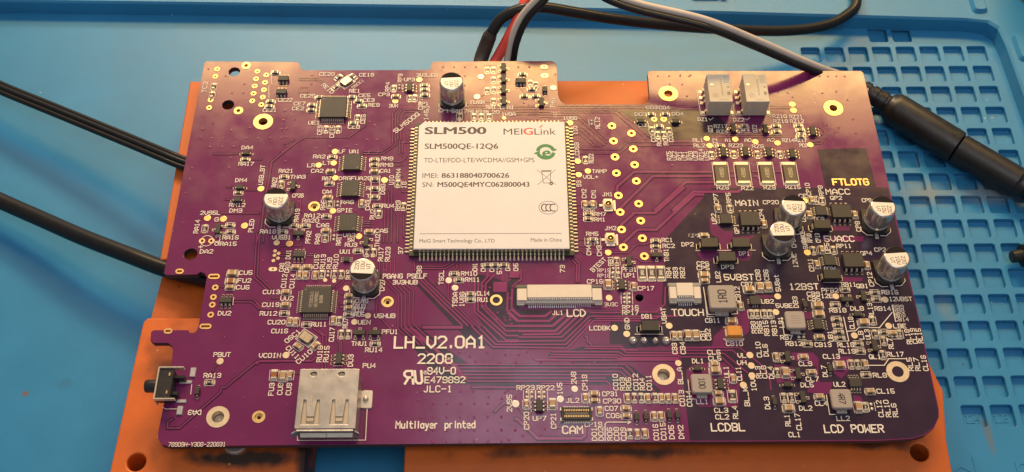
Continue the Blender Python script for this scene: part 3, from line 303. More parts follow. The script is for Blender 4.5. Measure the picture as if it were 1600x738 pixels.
(0.3,0,[(-5.52,-23.66),(-1.27,-28.5),(4.1,-28.53)]),(0.3,0,[(-4.17,-23.67),(-0.61,-27.78),(4.11,-27.8)]),
(0.3,0.2,[(-1.46,-45.3),(0.59,-43.23),(1.89,-43.24)]),(0.5,0,[(2.61,-19.33),(4.56,-21.12),(10.46,-21.14),(12.14,-19.74)]),
(0.5,0,[(1.62,-20.07),(3.89,-22.37),(11.42,-22.4),(14.12,-19.75)]),(0.5,0,[(4.14,-23.69),(12.2,-23.73),(16.08,-20.13)]),
(0.5,0,[(4.12,-25.04),(12.81,-25.08),(17.55,-20.32)]),(0.4,0,[(5.15,-25.96),(13.6,-25.81),(19.03,-20.33)]),
(0.3,0,[(4.11,-26.6),(14.23,-26.65),(19.99,-20.89)]),(0.3,0,[(4.09,-27.69),(14.84,-27.63),(21.13,-21.08)]),
(0.3,0,[(4.08,-28.51),(15.13,-28.6),(21.25,-22.01)]),(0.3,0,[(4.08,-29.27),(15.42,-29.54),(21.89,-22.38),(29.1,-22.41),(33.03,-22.43)]),
(0.3,0,[(21.29,-21.19),(41.98,-21.29)]),(0.3,0,[(21.17,-20.23),(28.9,-20.26)]),(0.3,0,[(22.25,-21.79),(36.68,-21.85),(37.71,-21.19),(41.98,-21.21)]),
(0.3,0,[(19.64,-29.09),(28.04,-29.13),(28.79,-30.03),(31.85,-30.11)]),(0.3,0,[(19.45,-29.63),(28,-29.74),(29.07,-30.74),(41.21,-30.87)]),
(0.3,0,[(11.85,-30.48),(27.31,-30.56),(28.54,-31.45),(41.16,-31.44)]),(0.3,0,[(11.67,-31.19),(26.94,-31.37),(28.18,-32.02),(41.1,-32.08)]),
(0.3,0,[(7.17,-31.42),(8.11,-32.56),(27.18,-32.65),(41.05,-32.72)]),(0.3,0,[(11.17,-31.79),(26.58,-31.94),(27.52,-32.37),(41.06,-32.51)]),
(0.3,0.15,[(19.59,-26.39),(20.23,-26.57),(20.18,-27.83),(21.27,-28.74)]),(0.25,0,[(4.03,-33.63),(28.56,-33.75),(34.93,-40.55)]),
(0.25,0,[(4.02,-34.51),(27.87,-34.63),(33.06,-40.2)]),(0.25,0,[(4.01,-35.38),(27.33,-35.5),(30.03,-38.12)]),
(0.25,0,[(4,-36.25),(26.96,-36.37),(27.26,-36.72)]),(0.25,0,[(3.99,-37.09),(24.06,-37.19)]),
(0.25,0,[(3.98,-37.85),(24.17,-37.95),(24.92,-38.78),(24.81,-40.84)]),(0.25,0,[(9.1,-38.46),(19.87,-38.51)]),
(0.3,0.15,[(18.05,-5.15),(19.18,-6.53),(18.82,-11.96)]),(0.3,0.15,[(17.44,-5.66),(18.57,-7.04),(18.23,-11.96)]),(0.9,0.15,[(2.17,-9.19),(4.67,-9.2)]),
(0.9,0.15,[(2.16,-10.04),(4.51,-10.05)]),(0.3,0.12,[(2.72,-13.24),(3.46,-12.24),(4.93,-11.23),(4.98,-7.84)]),(0.3,0.12,[(3.3,-13.41),(4.04,-12.57)]),
(0.3,0,[(18.12,-18.6),(25.61,-18.96)]),(0.25,0,[(31.65,-20.13),(36.9,-20.15),(39.25,-17.88)]),(0.3,0,[(39.62,-13.27),(39.09,-17.88)]),
(0.6,0.2,[(29.86,4.25),(33.57,7.98),(38.71,7.96),(45.04,14.09),(46.77,15.75)]),
(0.6,0.2,[(30.2,-0.86),(33.99,3),(38.67,2.98),(44.45,8.89),(49.14,13.49),(51.57,13.48)]),
(0.25,0.15,[(36.96,-0.4),(36.07,-1.21),(33.57,-1.2),(31.19,-3.62),(27.05,-3.61)]),
(0.25,0.15,[(18.51,-2.93),(19.61,-2.93),(20.41,-3.74),(25.66,-3.76)]),(0.25,0.15,[(32.2,-5.07),(33.3,-5.08),(34.33,-6.2),(37.36,-6.22)]),
(0.25,0.15,[(19.03,10.68),(20.73,10.67)]),(0.25,0.15,[(18.91,7.46),(20.6,7.46)]),(0.25,0.15,[(18.88,6.79),(20.57,6.79)]),
(0.25,0.15,[(18.63,0.33),(21.14,0.32)]),(0.25,0.15,[(18.56,-1.63),(24.93,-1.65),(25.33,-1.98)]),(0.25,0.15,[(24,10.59),(25.56,10.59)]),
(0.25,0.15,[(24.34,0.37),(25.73,0.37)]),(0.5,0.2,[(3.06,-46.96),(3.72,-47.14),(8.08,-51.71),(17.9,-51.76),(18.65,-51.07),(18.8,-47.75)]),
(0.3,0.2,[(3.92,-43.94),(4.89,-45.55),(6.72,-45.56)]),(0.3,0.2,[(12.76,-48.77),(12.78,-48.07),(13.45,-47.72)]),
(0.25,0.15,[(12.42,-49.12),(13.73,-49.12)]),(0.25,0.15,[(15.99,-41.3),(13.97,-41.65)]),
(0.22,0,[(41.33,-29.47),(55.56,-29.54),(60.16,-34.11),(61.58,-37.96),(61.52,-40.37)]),(0.22,0,[(41.26,-30.19),(53.86,-30.25),(57.27,-34.09)]),
(0.22,0,[(41.19,-31.01),(51.83,-31.06),(56.72,-36.02)]),(0.22,0,[(51.09,-31.94),(55.34,-36.88),(55.18,-38.27)]),
(0.22,0,[(41.12,-31.89),(48.52,-31.93)]),]
DARK=[
[(31.47,40.73),(50.86,40.68),(49.94,30.79),(39.23,30.82)],
[(47.47,40.91),(52.93,40.49),(53.22,38.45),(57.9,38.43),(61.26,33.99),(56.3,32.4),(54.22,30.82),(46.63,31.24)],
[(82.47,27.64),(95.22,28.05),(95.79,15.65),(82.69,15.69)],
[(-20.59,-9.47),(-18.86,-9.47),(-1.26,-28.71),(-7.47,-28.68),(-9.34,-25.35),(-20.49,-12.18)],
[(-6.6,-9.53),(-5.5,-9.53),(-2.98,-10.08),(1.72,-11.73),(4.31,-9.57),(4.1,-28.73),(-0.81,-28.71),(-6.34,-19.85),(-6.55,-14.56)],
[(-24.28,-23.58),(-19.26,-23.6),(-12.54,-29.64),(-7.15,-33.37),(4.05,-33.42),(3.98,-38.96),(-11.59,-38.39),(-16.99,-33.82),(-23.26,-24.88)],
[(-7.84,-23.65),(-2.22,-29.69),(4.09,-29.72),(4.16,-23.71)],
[(-0.35,-19.31),(1.62,-19.32),(12.81,-19.37),(20.68,-20.15),(22.01,-19.79),(32.55,-19.83),(40.36,-20.98),(40.22,-22.64),(25.48,-22.58),(21.22,-22.74),(15.42,-29.79),(-0.37,-29.71)],
[(15.73,-30.14),(20.3,-28.63),(28.39,-28.67),(29.59,-30.1),(41.25,-30.37),(41.01,-33.11),(27.16,-33.04),(26.51,-33.21),(16.9,-33.17),(11.81,-31.9),(10.86,-31.54),(11.86,-30.13)],
[(-0.38,-33.26),(28.42,-33.4),(30.28,-34.29),(36.38,-40.21),(35.85,-40.9),(29.22,-40.86),(24.92,-38.78),(-0.39,-38.65)],
[(25.8,-22.76),(29.19,-20.93),(42.07,-20.99),(41.4,-28.65),(29.62,-29.67),(28.4,-28.52),(25.33,-28.4)],
[(52.41,13.75),(53.73,15.52),(98.63,15.56),(98.78,-25.83),(98.61,-45.23),(98.22,-47.08),(96.75,-49.38),(94.32,-51.08),(91.42,-51.97),(83.77,-52.38),(41.89,-52.35),(41.7,-38.65),(41.6,-29.73),(38.66,-25.55),(38.44,-17.01),(39.17,-11.74),(41.12,0.8)],]
BRIGHT=[

[(52.13,6.47),(53.33,6.28),(54.16,4.12),(55.5,2.51),(57.76,2.5),(57.41,0.72),(63.21,1.41),(61.54,0),(61.28,-2.11),(61.62,-4.2),(60.82,-5.93),(57.84,-5.98),(53.36,-3.47),(51.61,-5.96),(49.25,-5.81),(48.34,-4.49),(48.29,-3.45),(51.01,-3.11),(53.65,-2.08),(53.92,0.38),(52.11,1.81)],
[(83.13,4.17),(87.04,3.75),(86.68,2.6),(81.67,2.62)],[(79.68,0.93),(90,0.89),(89.39,-0.65),(79.44,-0.61)],
[(20.07,-22.92),(25.15,-22.76),(25.17,-28.29),(20.31,-28.48),(19.71,-27.29)],[(33,-22.8),(37.78,-22.45),(37.68,-25.74),(32.47,-25.72)],
[(39.8,-29.83),(49.22,-29.09),(49.91,-26.57),(52.93,-23.71),(56.69,-19.67),(59.15,-19.68),(58.32,-25.33),(56.88,-26.6),(55.74,-29.12),(53.47,-29.11),(48.29,-29.87)],
[(61.1,-15.58),(65.18,-15.59),(65.68,-16.26),(60.98,-16.57)],[(82.71,-10.82),(87.77,-10.84),(87.18,-11.87),(82.24,-12.01)],
[(71.86,-20.16),(73.84,-20.17),(73.54,-22.12),(71.57,-22.11)],
[(42.58,-35.25),(44.13,-34.03),(48.39,-33.17),(51.58,-33.36),(53.59,-35.48),(54.42,-39.3),(54.26,-40.68),(53.51,-44.41),(44.73,-44.36),(43.2,-42.32),(42.53,-37.51)],
[(67.34,-30.88),(72.51,-30.91),(73.57,-32.41),(72.82,-37.67),(72.97,-38.36),(75.83,-38.37),(74.86,-41.46),(69.72,-40.92),(69.8,-40.41),(72.39,-38.01),(72.76,-34.52),(67.72,-32.73)],
[(63.08,-33.77),(67.47,-34.49),(67.93,-37.99),(63.07,-38.66)],[(77.23,-31.98),(81,-32),(81.3,-34.26),(78.02,-37.59),(76.57,-36.1)],
[(80.04,-41.62),(81.66,-41.99),(82.76,-45.24),(79.64,-45.94)],]
SILK=[
(0.15,[(-61.97,54.6),(-61.45,49.75)]),(0.15,[(-62.12,49.03),(-61.69,44.97)]),(0.18,[(52.92,47.12),(53.26,38.85),(62.13,38.83),(62.02,42.11)]),
(0.18,[(62.53,40.05),(62.72,38.83),(71.66,38.8),(71.66,41.26)]),(0.2,[(55.23,37.63),(55.57,37.14),(56.39,37.95)]),
(0.2,[(64.89,37.6),(65.22,37.12),(66.06,37.92)]),(0.15,[(-32.86,19.39),(-30.67,19.38),(-30.62,12.05),(-32.71,12.06),(-32.86,19.39)]),
(0.16,[(47.87,-3.17),(62.51,-3.09)]),(0.16,[(64.6,-4.21),(71.01,-4.24)]),(0.16,[(52.56,-6.75),(57.45,-6.77)]),(0.16,[(76.78,2.23),(82.12,2.21)]),
(0.15,[(-63.58,-15.71),(-63.53,-17.78)]),(0.15,[(-47.65,-3.06),(-47.66,-4.93)]),(0.16,[(-35.93,-14.05),(-29.4,-14.07),(-29.8,-8.35)]),
(0.15,[(-38.43,-33.81),(-36.42,-33.82)]),(0.18,[(-30.11,-42.53),(-30,-51.91),(-45.03,-51.9),(-45.15,-50.59)]),
(0.15,[(-76.03,-43.83),(-75.38,-44.26),(-71.68,-44.28)]),(0.15,[(-70.28,-38.34),(-70.18,-40.7)]),(0.16,[(31.42,-25.99),(37.98,-26.02)]),
(0.2,[(23.04,-52.35),(23.25,-48.35),(23.71,-47.94),(28.96,-47.97)]),(0.2,[(28.4,-47.6),(29.01,-47.97),(28.35,-48.37)]),
(0.2,[(48.72,-13.52),(49.06,-20.84),(50.93,-20.85)]),(0.2,[(54.69,-20.8),(56.15,-20.65),(56.08,-20)]),(0.2,[(52.1,-27.37),(56.79,-27.39)]),
(0.16,[(77.83,-12.24),(82.06,-12.26)]),(0.2,[(81.13,-21.73),(81.32,-27.96)]),
(0.2,[(81.37,-25.46),(83.36,-25.33),(84.24,-24.51),(89.15,-24.53),(92.86,-20.53)]),(0.2,[(93.23,-18.57),(93.27,-22.9)]),
(0.16,[(78.02,-28),(81.19,-28.02)]),(0.2,[(84.71,-34.27),(88.47,-34.29),(89.81,-32.61),(93.92,-32.63)]),]
VIA=[
(-78.07,34.7),(-75.43,36.62),(-70.4,34.22),(-65.6,34.99),(-78.03,31.75),(-75.14,31.7),(-72.07,31.74),(-69.06,31.59),(-66.12,31.67),(-63.05,31.66),
(-59.98,31.66),(-57.09,31.65),(-75.22,28.83),(-72.06,28.82),(-69.12,28.81),(-71.78,46.8),(-68.71,46.8),(-68.81,49.86),(-74.2,52.68),(-79.21,55.13),
(-56.91,40.73),(-56.95,37.49),(-57.2,34.51),(-57.17,40.73),(-54.13,37.71),(-57.14,37.49),(-55.85,34.73),(-55.94,32.01),(-50.88,52.87),(-50.8,49.82),
(-34.17,36.87),(-35.63,36.87),(-33.02,35.81),(-34.55,31.04),(-32.02,31.03),(-37.32,29.25),(-39.81,28.81),(-47.69,28.39),(-44.13,28.82),(-15.48,55.67),
(-12.47,55.66),(-9.5,55.65),(-6.52,55.65),(-9.54,52.53),(5.03,55.62),(8.01,55.62),(6.42,43.14),(7.8,42.43),(15.04,53.02),(-8.57,42.83),(-9.49,49.26),
(42.9,52.41),(45.92,52.41),(48.93,52.4),(51.39,52.39),(45.86,49.49),(49.24,49.49),(50.18,45.41),(48.99,52.64),(51.8,52.63),(74.82,46.65),
(77.41,46.43),(78.51,44.97),(80.11,52.22),(82.38,52.21),(84.65,52.21),(86.92,52.2),(89.19,52.2),(91.46,52.19),(93.73,52.19),(86.77,46.4),
(90.59,46.87),(93.11,44),(93.48,37.43),(93.43,32.83),(86.19,35.6),(89.34,34.68),(-78.98,22.05),(-78.65,5.39),(-69.29,25.31),(-69.44,22.24),
(-79.44,14.33),(-75.3,28.87),(-30.34,19.94),(-36.17,8.94),(-50.45,11.7),(-55.17,24.16),(44.3,22.54),(-44.32,-2.1),(-46.58,-1.04),(-56.18,-11.29),
(-57.69,-5.5),(-28.04,-8.36),(-50.11,-28.42),(-55.42,-26.19),(-32.09,-18.9),(-26.53,-20.88),(-28.51,-31.64),(-31.31,-31.63),(-37.9,-37.11),
(-68.14,-48.74),(-64.47,-26.26),(-61.15,-35.15),(-58.01,-41.61),(-68.18,-41.56),(-4.23,-12.96),(-2.6,-13.22),(-4.21,-15.99),(-4.2,-18.28),
(-3.32,-19.86),(-0.74,-20.05),(-1.11,-21.95),(1.04,-22.14),(2.29,-19.36),(2.31,-16.2),(2.41,-23.18),(-23.79,-15.38),(-14.45,-22.07),(2.21,-21.97),
(-15.21,-43.23),(-12.2,-43.25),(-9.08,-43.26),(-6.03,-43.28),(-2.98,-43.29),(0.1,-43.31),(-17.88,-46.48),(-15.19,-46.5),(-12.16,-46.51),(-9.1,-46.53),
(-6,-46.54),(-2.97,-46.56),(0.09,-46.58),(-18.07,-49.54),(-15.13,-49.64),(-12.16,-49.65),(-9.05,-49.67),(-5.97,-49.69),(-2.96,-49.7),(0.08,-49.72),
(3.13,-49.73),(-15.13,-52.27),(-12.1,-52.29),(-9,-52.31),(-5.94,-52.32),(-2.95,-52.34),(0.08,-52.36),(-9.66,-30.5),(-7.17,-31.57),(-3.1,-30.62),
(-0.39,-33.15),(-5.71,-32.83),(-8.48,-33.11),(-7.87,-36.56),(-9.13,-40.24),(-6.32,-40.25),(-2.76,-41.69),(-18.1,-40.19),(-18.69,-42.33),(8.96,-22.5),
(2.58,-23.03),(1.11,-22.21),(0.89,-21.36),(2.27,-21.18),(3.46,-33.1),(9.22,-33.13),(16.58,-33.16),(20.41,-33.36),(4.12,-31.16),(1.07,-31.14),
(6.06,-30.46),(27.93,-33.64),(4.35,-38.33),(1.5,-40.04),(0.23,-42.08),(0.94,-40.57),(3.27,-41.77),(8.75,-51.02),(9.77,-49.45),(0.09,-46.41),
(0.08,-49.58),(3.2,-49.59),(1.7,-52.02),(4.82,-51),]
MISC=[
('circ',-72.14,0.14,'3.0'),('ul',-19.98,-36.79),('blob',30.85,-27.68,'2.0'),('blob',33.43,-27.69,'1.7'),('blob',36.02,-27.71,'1.6'),
('blob',38.54,-27.72,'2.0'),]
OUTLINE=[(-80.21,57.9),(-55.6,57.62),(-54.68,57.16),(-54.17,55.34),(-53.41,54.66),(-19.69,54.7),(-18.84,55.27),(-18.72,57.09),(-18.04,57.66),(14.19,57.82),(15.22,57.24),(15.53,55.87),(15.58,46.03),(16.04,44.05),(17.36,42.74),(38.39,42.69),(39.44,43.12),(40.04,44.21),(40.2,53.55),(40.78,54.23),(98.48,54.1),(99.06,53.42),(99.03,-25.83),(98.85,-45.23),(98.46,-47.09),(96.94,-49.53),(94.41,-51.34),(91.37,-52.23),(83.73,-52.64),(30.78,-52.65),(-23.06,-52.81),(-73.09,-53.06),(-74.83,-52.68),(-75.89,-51.32),(-76.13,-49.82),(-75.64,-33.58),(-75.94,-29.66),(-76.44,-28.34),(-77.43,-27.68),(-80.7,-27.66),(-81.55,-27),(-81.75,-24.83),(-81.24,-24.33),(-73.02,-24.36),(-72.62,-25.04),(-71.71,-25.12),(-71.2,-24.54),(-70.89,-23.53),(-70.76,-10.21),(-71.38,-9.05),(-72.52,-8.6),(-73.19,-9.31),(-80.56,-9.46),(-81.26,-8.92),(-81.2,-7.31),(-80.61,56.99)]
RIBBON=[(-152.8,64.7,-11),(-139.8,57.1,-10),(-121.3,47.5,-8.5),(-103.2,37.8,-6.5),(-89.4,29.9,-4.2),(-82.1,26.3,-3.8),(-66.4,20.3,-3.8)]
CABLE=[(-144.2,27,-13),(-132.5,21,-13),(-120.8,15,-12),(-107,7.6,-10),(-94.1,1.5,-8.6),(-83.3,-3.2,-8),(-72,-6.3,-8),(-57.3,-9.5,-8)]
BLACK=[(-6.4,54.5,-4),(-5.3,60.6,-3),(-3.7,63.8,0),(-2.3,65.3,3),(0.7,68.1,6),(6,69.5,8),(12.1,70,8),(21,70,6),(31.8,70.4,3),(48.7,72.6,-2),(68.3,76.4,-8),(84.2,78.8,-11),(96.3,82.2,-12.5),(104,87.3,-13),(107.2,91.7,-13),(108,99.6,-13)]
RED=[(-5.1,53.4,-4),(-1.3,59.9,-2.5),(2.6,64.3,3),(5.5,68.6,7),(7.9,74.3,10),(9.7,78.6,12)]
TWIN=[(1.9,54.5,-4),(2.8,59.9,-2.5),(4,62.9,3),(6.5,65.8,8),(10.4,68.1,12),(16.2,72.1,16),(23,70.7,17),(28.7,65.5,17),(36.9,61.4,17),(53.3,56.4,16.5),(67.5,54.3,11),(78.9,53.7,5),(88.3,54.7,-1),(94.7,56.7,-6),(102.9,54.8,-11)]
PLUG=[(98.9,63.4,-14),(112.5,52.9,-15.5),(126.2,40.2,-15.5),(139.5,28.8,-15.5),(153.7,16.7,-15.5)]
STUB=[(134.2,4.9,-17),(144.8,6.8,-17)]
ORANGE_TL=[(-85.71,55.94),(-84.96,-1.19),(-84.35,-5.07)]
JAR=[(180.08,105.56)]
CLIP=[(62.63,95.75)]
DISC=[(-60.09,-50.71)]
BTN=[(-75.43,-39.39)]
HOLE1=[(-81.84,-54.38)]
HOLE2=[(94.82,-53.08)]
SL1=[(-43.92,-52.17)]
SL2=[(-21.83,-52.29)]
STEP=[(-86.01,-17.93)]
AEND=[(-84.9,-1.56)]
RIMP1=[(144.89,93.52)]
RIMP2=[(155.56,75.58)]
EMB1=[(106.17,-51.44)]
EMB2=[(123.07,-51.22)]
ST1=[(118.01,-43.42)]
ST2=[(115.48,-8.27)]
ST3=[(-116.72,-31.31)]
ST4=[(137.41,27.68)]
ST5=[(-107.84,-28.79)]

# ---------------------------------------------------------------- materials
MATS = {}
def mat(name, col, rough=.5, metal=0, coat=0, coat_r=.1, bump=0, bscale=40, var=0, vscale=3, spec=.5, trans=0, sss=0, emit=None):
    if name in MATS: return MATS[name]
    M = bpy.data.materials.new(name); M.use_nodes = True; nt = M.node_tree; b = nt.nodes['Principled BSDF']
    b.inputs['Base Color'].default_value = (*col, 1); b.inputs['Roughness'].default_value = rough; b.inputs['Metallic'].default_value = metal
    b.inputs['Coat Weight'].default_value = coat; b.inputs['Coat Roughness'].default_value = coat_r; b.inputs['Specular IOR Level'].default_value = spec
    b.inputs['Transmission Weight'].default_value = trans
    tc = nt.nodes.new('ShaderNodeTexCoord')
    if var:
        n = nt.nodes.new('ShaderNodeTexNoise'); n.inputs['Scale'].default_value = vscale; n.inputs['Detail'].default_value = 6; n.inputs['Roughness'].default_value = .6
        nt.links.new(tc.outputs['Object'], n.inputs['Vector'])
        r = nt.nodes.new('ShaderNodeMapRange'); r.inputs[1].default_value = .3; r.inputs[2].default_value = .7; r.inputs[3].default_value = 1 - var; r.inputs[4].default_value = 1 + var
        nt.links.new(n.outputs['Fac'], r.inputs[0])
        x = nt.nodes.new('ShaderNodeMix'); x.data_type = 'RGBA'; x.blend_type = 'MULTIPLY'; x.inputs[0].default_value = 1; x.inputs[6].default_value = (*col, 1)
        nt.links.new(r.outputs[0], x.inputs[7]); nt.links.new(x.outputs[2], b.inputs['Base Color'])
        rr = nt.nodes.new('ShaderNodeMapRange'); rr.inputs[1].default_value = .3; rr.inputs[2].default_value = .7; rr.inputs[3].default_value = max(.02, rough - var * .35); rr.inputs[4].default_value = min(1, rough + var * .35)
        nt.links.new(n.outputs['Fac'], rr.inputs[0]); nt.links.new(rr.outputs[0], b.inputs['Roughness'])
    if bump:
        n2 = nt.nodes.new('ShaderNodeTexNoise'); n2.inputs['Scale'].default_value = bscale; n2.inputs['Detail'].default_value = 4
        nt.links.new(tc.outputs['Object'], n2.inputs['Vector'])
        bp = nt.nodes.new('ShaderNodeBump'); bp.inputs['Strength'].default_value = bump; bp.inputs['Distance'].default_value = .02
        nt.links.new(n2.outputs['Fac'], bp.inputs['Height']); nt.links.new(bp.outputs[0], b.inputs['Normal'])
    MATS[name] = M; return M
PUR = mat('soldermask_over_copper', (.140, .0115, .080), .5, coat=1, coat_r=.15, spec=.08, var=.10, vscale=1.2, bump=.05, bscale=30)
DRK = mat('soldermask_over_laminate', (.027, .0095, .026), .5, coat=1, coat_r=.15, spec=.08, var=.10, vscale=1.2, bump=.05, bscale=30)
GAP = mat('soldermask_gap', (.024, .005, .016), .5, coat=1, coat_r=.15, spec=.08)
TRC = mat('soldermask_trace', (.225, .026, .115), .45, coat=1, coat_r=.15, spec=.08)
def smudge(M):                                                     # handling marks: uneven gloss and a little dust on the mask
    nt = M.node_tree; b = nt.nodes['Principled BSDF']; geo = nt.nodes.new('ShaderNodeNewGeometry')
    n = nt.nodes.new('ShaderNodeTexNoise'); n.inputs['Scale'].default_value = .9; n.inputs['Detail'].default_value = 8; n.inputs['Roughness'].default_value = .65; nt.links.new(geo.outputs['Position'], n.inputs['Vector'])
    r = nt.nodes.new('ShaderNodeMapRange'); r.inputs[1].default_value = .35; r.inputs[2].default_value = .65; r.inputs[3].default_value = .10; r.inputs[4].default_value = .23; nt.links.new(n.outputs['Fac'], r.inputs[0]); nt.links.new(r.outputs[0], b.inputs['Coat Roughness'])
    n2 = nt.nodes.new('ShaderNodeTexNoise'); n2.inputs['Scale'].default_value = 5; n2.inputs['Detail'].default_value = 5; nt.links.new(geo.outputs['Position'], n2.inputs['Vector'])
    bp = nt.nodes.new('ShaderNodeBump'); bp.inputs['Strength'].default_value = .06; bp.inputs['Distance'].default_value = .01; nt.links.new(n2.outputs['Fac'], bp.inputs['Height']); nt.links.new(bp.outputs[0], b.inputs['Coat Normal'])
def specks(M, scale, thr, c, amt):
    nt = M.node_tree; b = nt.nodes['Principled BSDF']; geo = nt.nodes.new('ShaderNodeNewGeometry'); L = b.inputs['Base Color'].links
    v = nt.nodes.new('ShaderNodeTexVoronoi'); v.inputs['Scale'].default_value = scale; nt.links.new(geo.outputs['Position'], v.inputs['Vector'])
    w_ = nt.nodes.new('ShaderNodeTexNoise'); w_.inputs['Scale'].default_value = scale * .35; nt.links.new(geo.outputs['Position'], w_.inputs['Vector'])
    r = nt.nodes.new('ShaderNodeMapRange'); r.inputs[1].default_value = thr; r.inputs[2].default_value = thr * .5; r.inputs[3].default_value = 0; r.inputs[4].default_value = amt; nt.links.new(v.outputs['Distance'], r.inputs[0])
    g_ = nt.nodes.new('ShaderNodeMath'); g_.operation = 'GREATER_THAN'; g_.inputs[1].default_value = .58; nt.links.new(w_.outputs['Fac'], g_.inputs[0])
    m_ = nt.nodes.new('ShaderNodeMath'); m_.operation = 'MULTIPLY'; nt.links.new(r.outputs[0], m_.inputs[0]); nt.links.new(g_.outputs[0], m_.inputs[1])
    x = nt.nodes.new('ShaderNodeMix'); x.data_type = 'RGBA'; x.inputs[7].default_value = (*c, 1); nt.links.new(m_.outputs[0], x.inputs[0])
    if L: nt.links.new(L[0].from_socket, x.inputs[6])
    else: x.inputs[6].default_value = b.inputs['Base Color'].default_value
    nt.links.new(x.outputs[2], b.inputs['Base Color'])
for M in (PUR, DRK, GAP, TRC): smudge(M); specks(M, 3.2, .07, (.45, .38, .40), .5)
EDGE = mat('laminate_edge', (.045, .026, .028), .7, var=.3, vscale=20)
SILKM = mat('silkscreen_ink', (.76, .68, .58), .6)
GOLD = mat('gold_plating', (.86, .58, .24), .34, metal=.75, var=.08, vscale=8)
GOLDD = mat('dim_lit_gold_pad', (.66, .53, .36), .45, metal=.45, var=.08, vscale=8)  # gold pads away from the glare; their dimmer reflection is put into the colour
TIN = mat('solder_tin', (.66, .63, .60), .30, metal=.7, var=.15, vscale=25)
TINB = mat('bright_solder', (.70, .61, .48), .32, metal=.55, var=.1, vscale=30)
EPO = mat('black_epoxy', (.030, .026, .023), .55, var=.15, vscale=12, bump=.15, bscale=120)
EPOG = mat('black_plastic', (.016, .015, .015), .38, var=.15, vscale=10)
CERT = mat('tan_ceramic', (.40, .235, .10), .5, var=.12, vscale=20)
CERR = mat('resistor_film', (.05, .040, .032), .4, var=.2, vscale=20)
CERK = mat('grey_ceramic', (.10, .085, .075), .45, var=.2, vscale=20)
ALU = mat('capacitor_can', (.52, .49, .46), .24, metal=.75, var=.08, vscale=4)
ALUT = mat('capacitor_top', (.80, .72, .62), .5, metal=.15, var=.05, vscale=10)
INK = mat('dark_print', (.022, .018, .017), .85, spec=.1)
INKG = mat('grey_print', (.34, .29, .22), .6)
LABEL = mat('white_label', (.67, .645, .635), .42, var=.03, vscale=2, bump=.02, bscale=20)
LINK = mat('label_print', (.075, .055, .05), .6)
LRED = mat('label_red', (.62, .09, .06), .6); LGRN = mat('label_green', (.05, .22, .07), .6)
SHIELD = mat('shield_can', (.5, .45, .38), .35, metal=.9, var=.1, vscale=6)
MPCB = mat('module_laminate', (.025, .030, .014), .5, var=.2, vscale=8)
FFCW = mat('cream_plastic', (.66, .58, .48), .45, var=.04, vscale=6)
FFCG = mat('grey_slider', (.10, .095, .085), .5)
STEEL = mat('usb_shell', (.50, .45, .385), .36, metal=.92, var=.10, vscale=4, bump=.03, bscale=14)
RELAY = mat('relay_plastic', (.56, .49, .38), .5, var=.06, vscale=6)
ORNG = mat('tantalum_orange', (.60, .24, .03), .45, var=.1, vscale=10)
FUSE = mat('fuse_amber', (.30, .10, .02), .4, var=.2, vscale=25)
IND = mat('inductor_grey', (.34, .29, .25), .6, var=.14, vscale=40, bump=.2, bscale=150)
XTALM = mat('crystal_lid', (.62, .50, .34), .32, metal=.85, var=.12, vscale=15)
BLK = mat('cable_rubber', (.007, .007, .0075), .5, var=.15, vscale=3, coat=.22, coat_r=.12, spec=.25)
BRN = mat('heat_shrink', (.045, .029, .020), .5, var=.2, vscale=4)
REDM = mat('red_wire', (.80, .075, .05), .45, var=.06, vscale=3)
GRYW = mat('grey_wire', (.56, .48, .40), .45, var=.05, vscale=3)
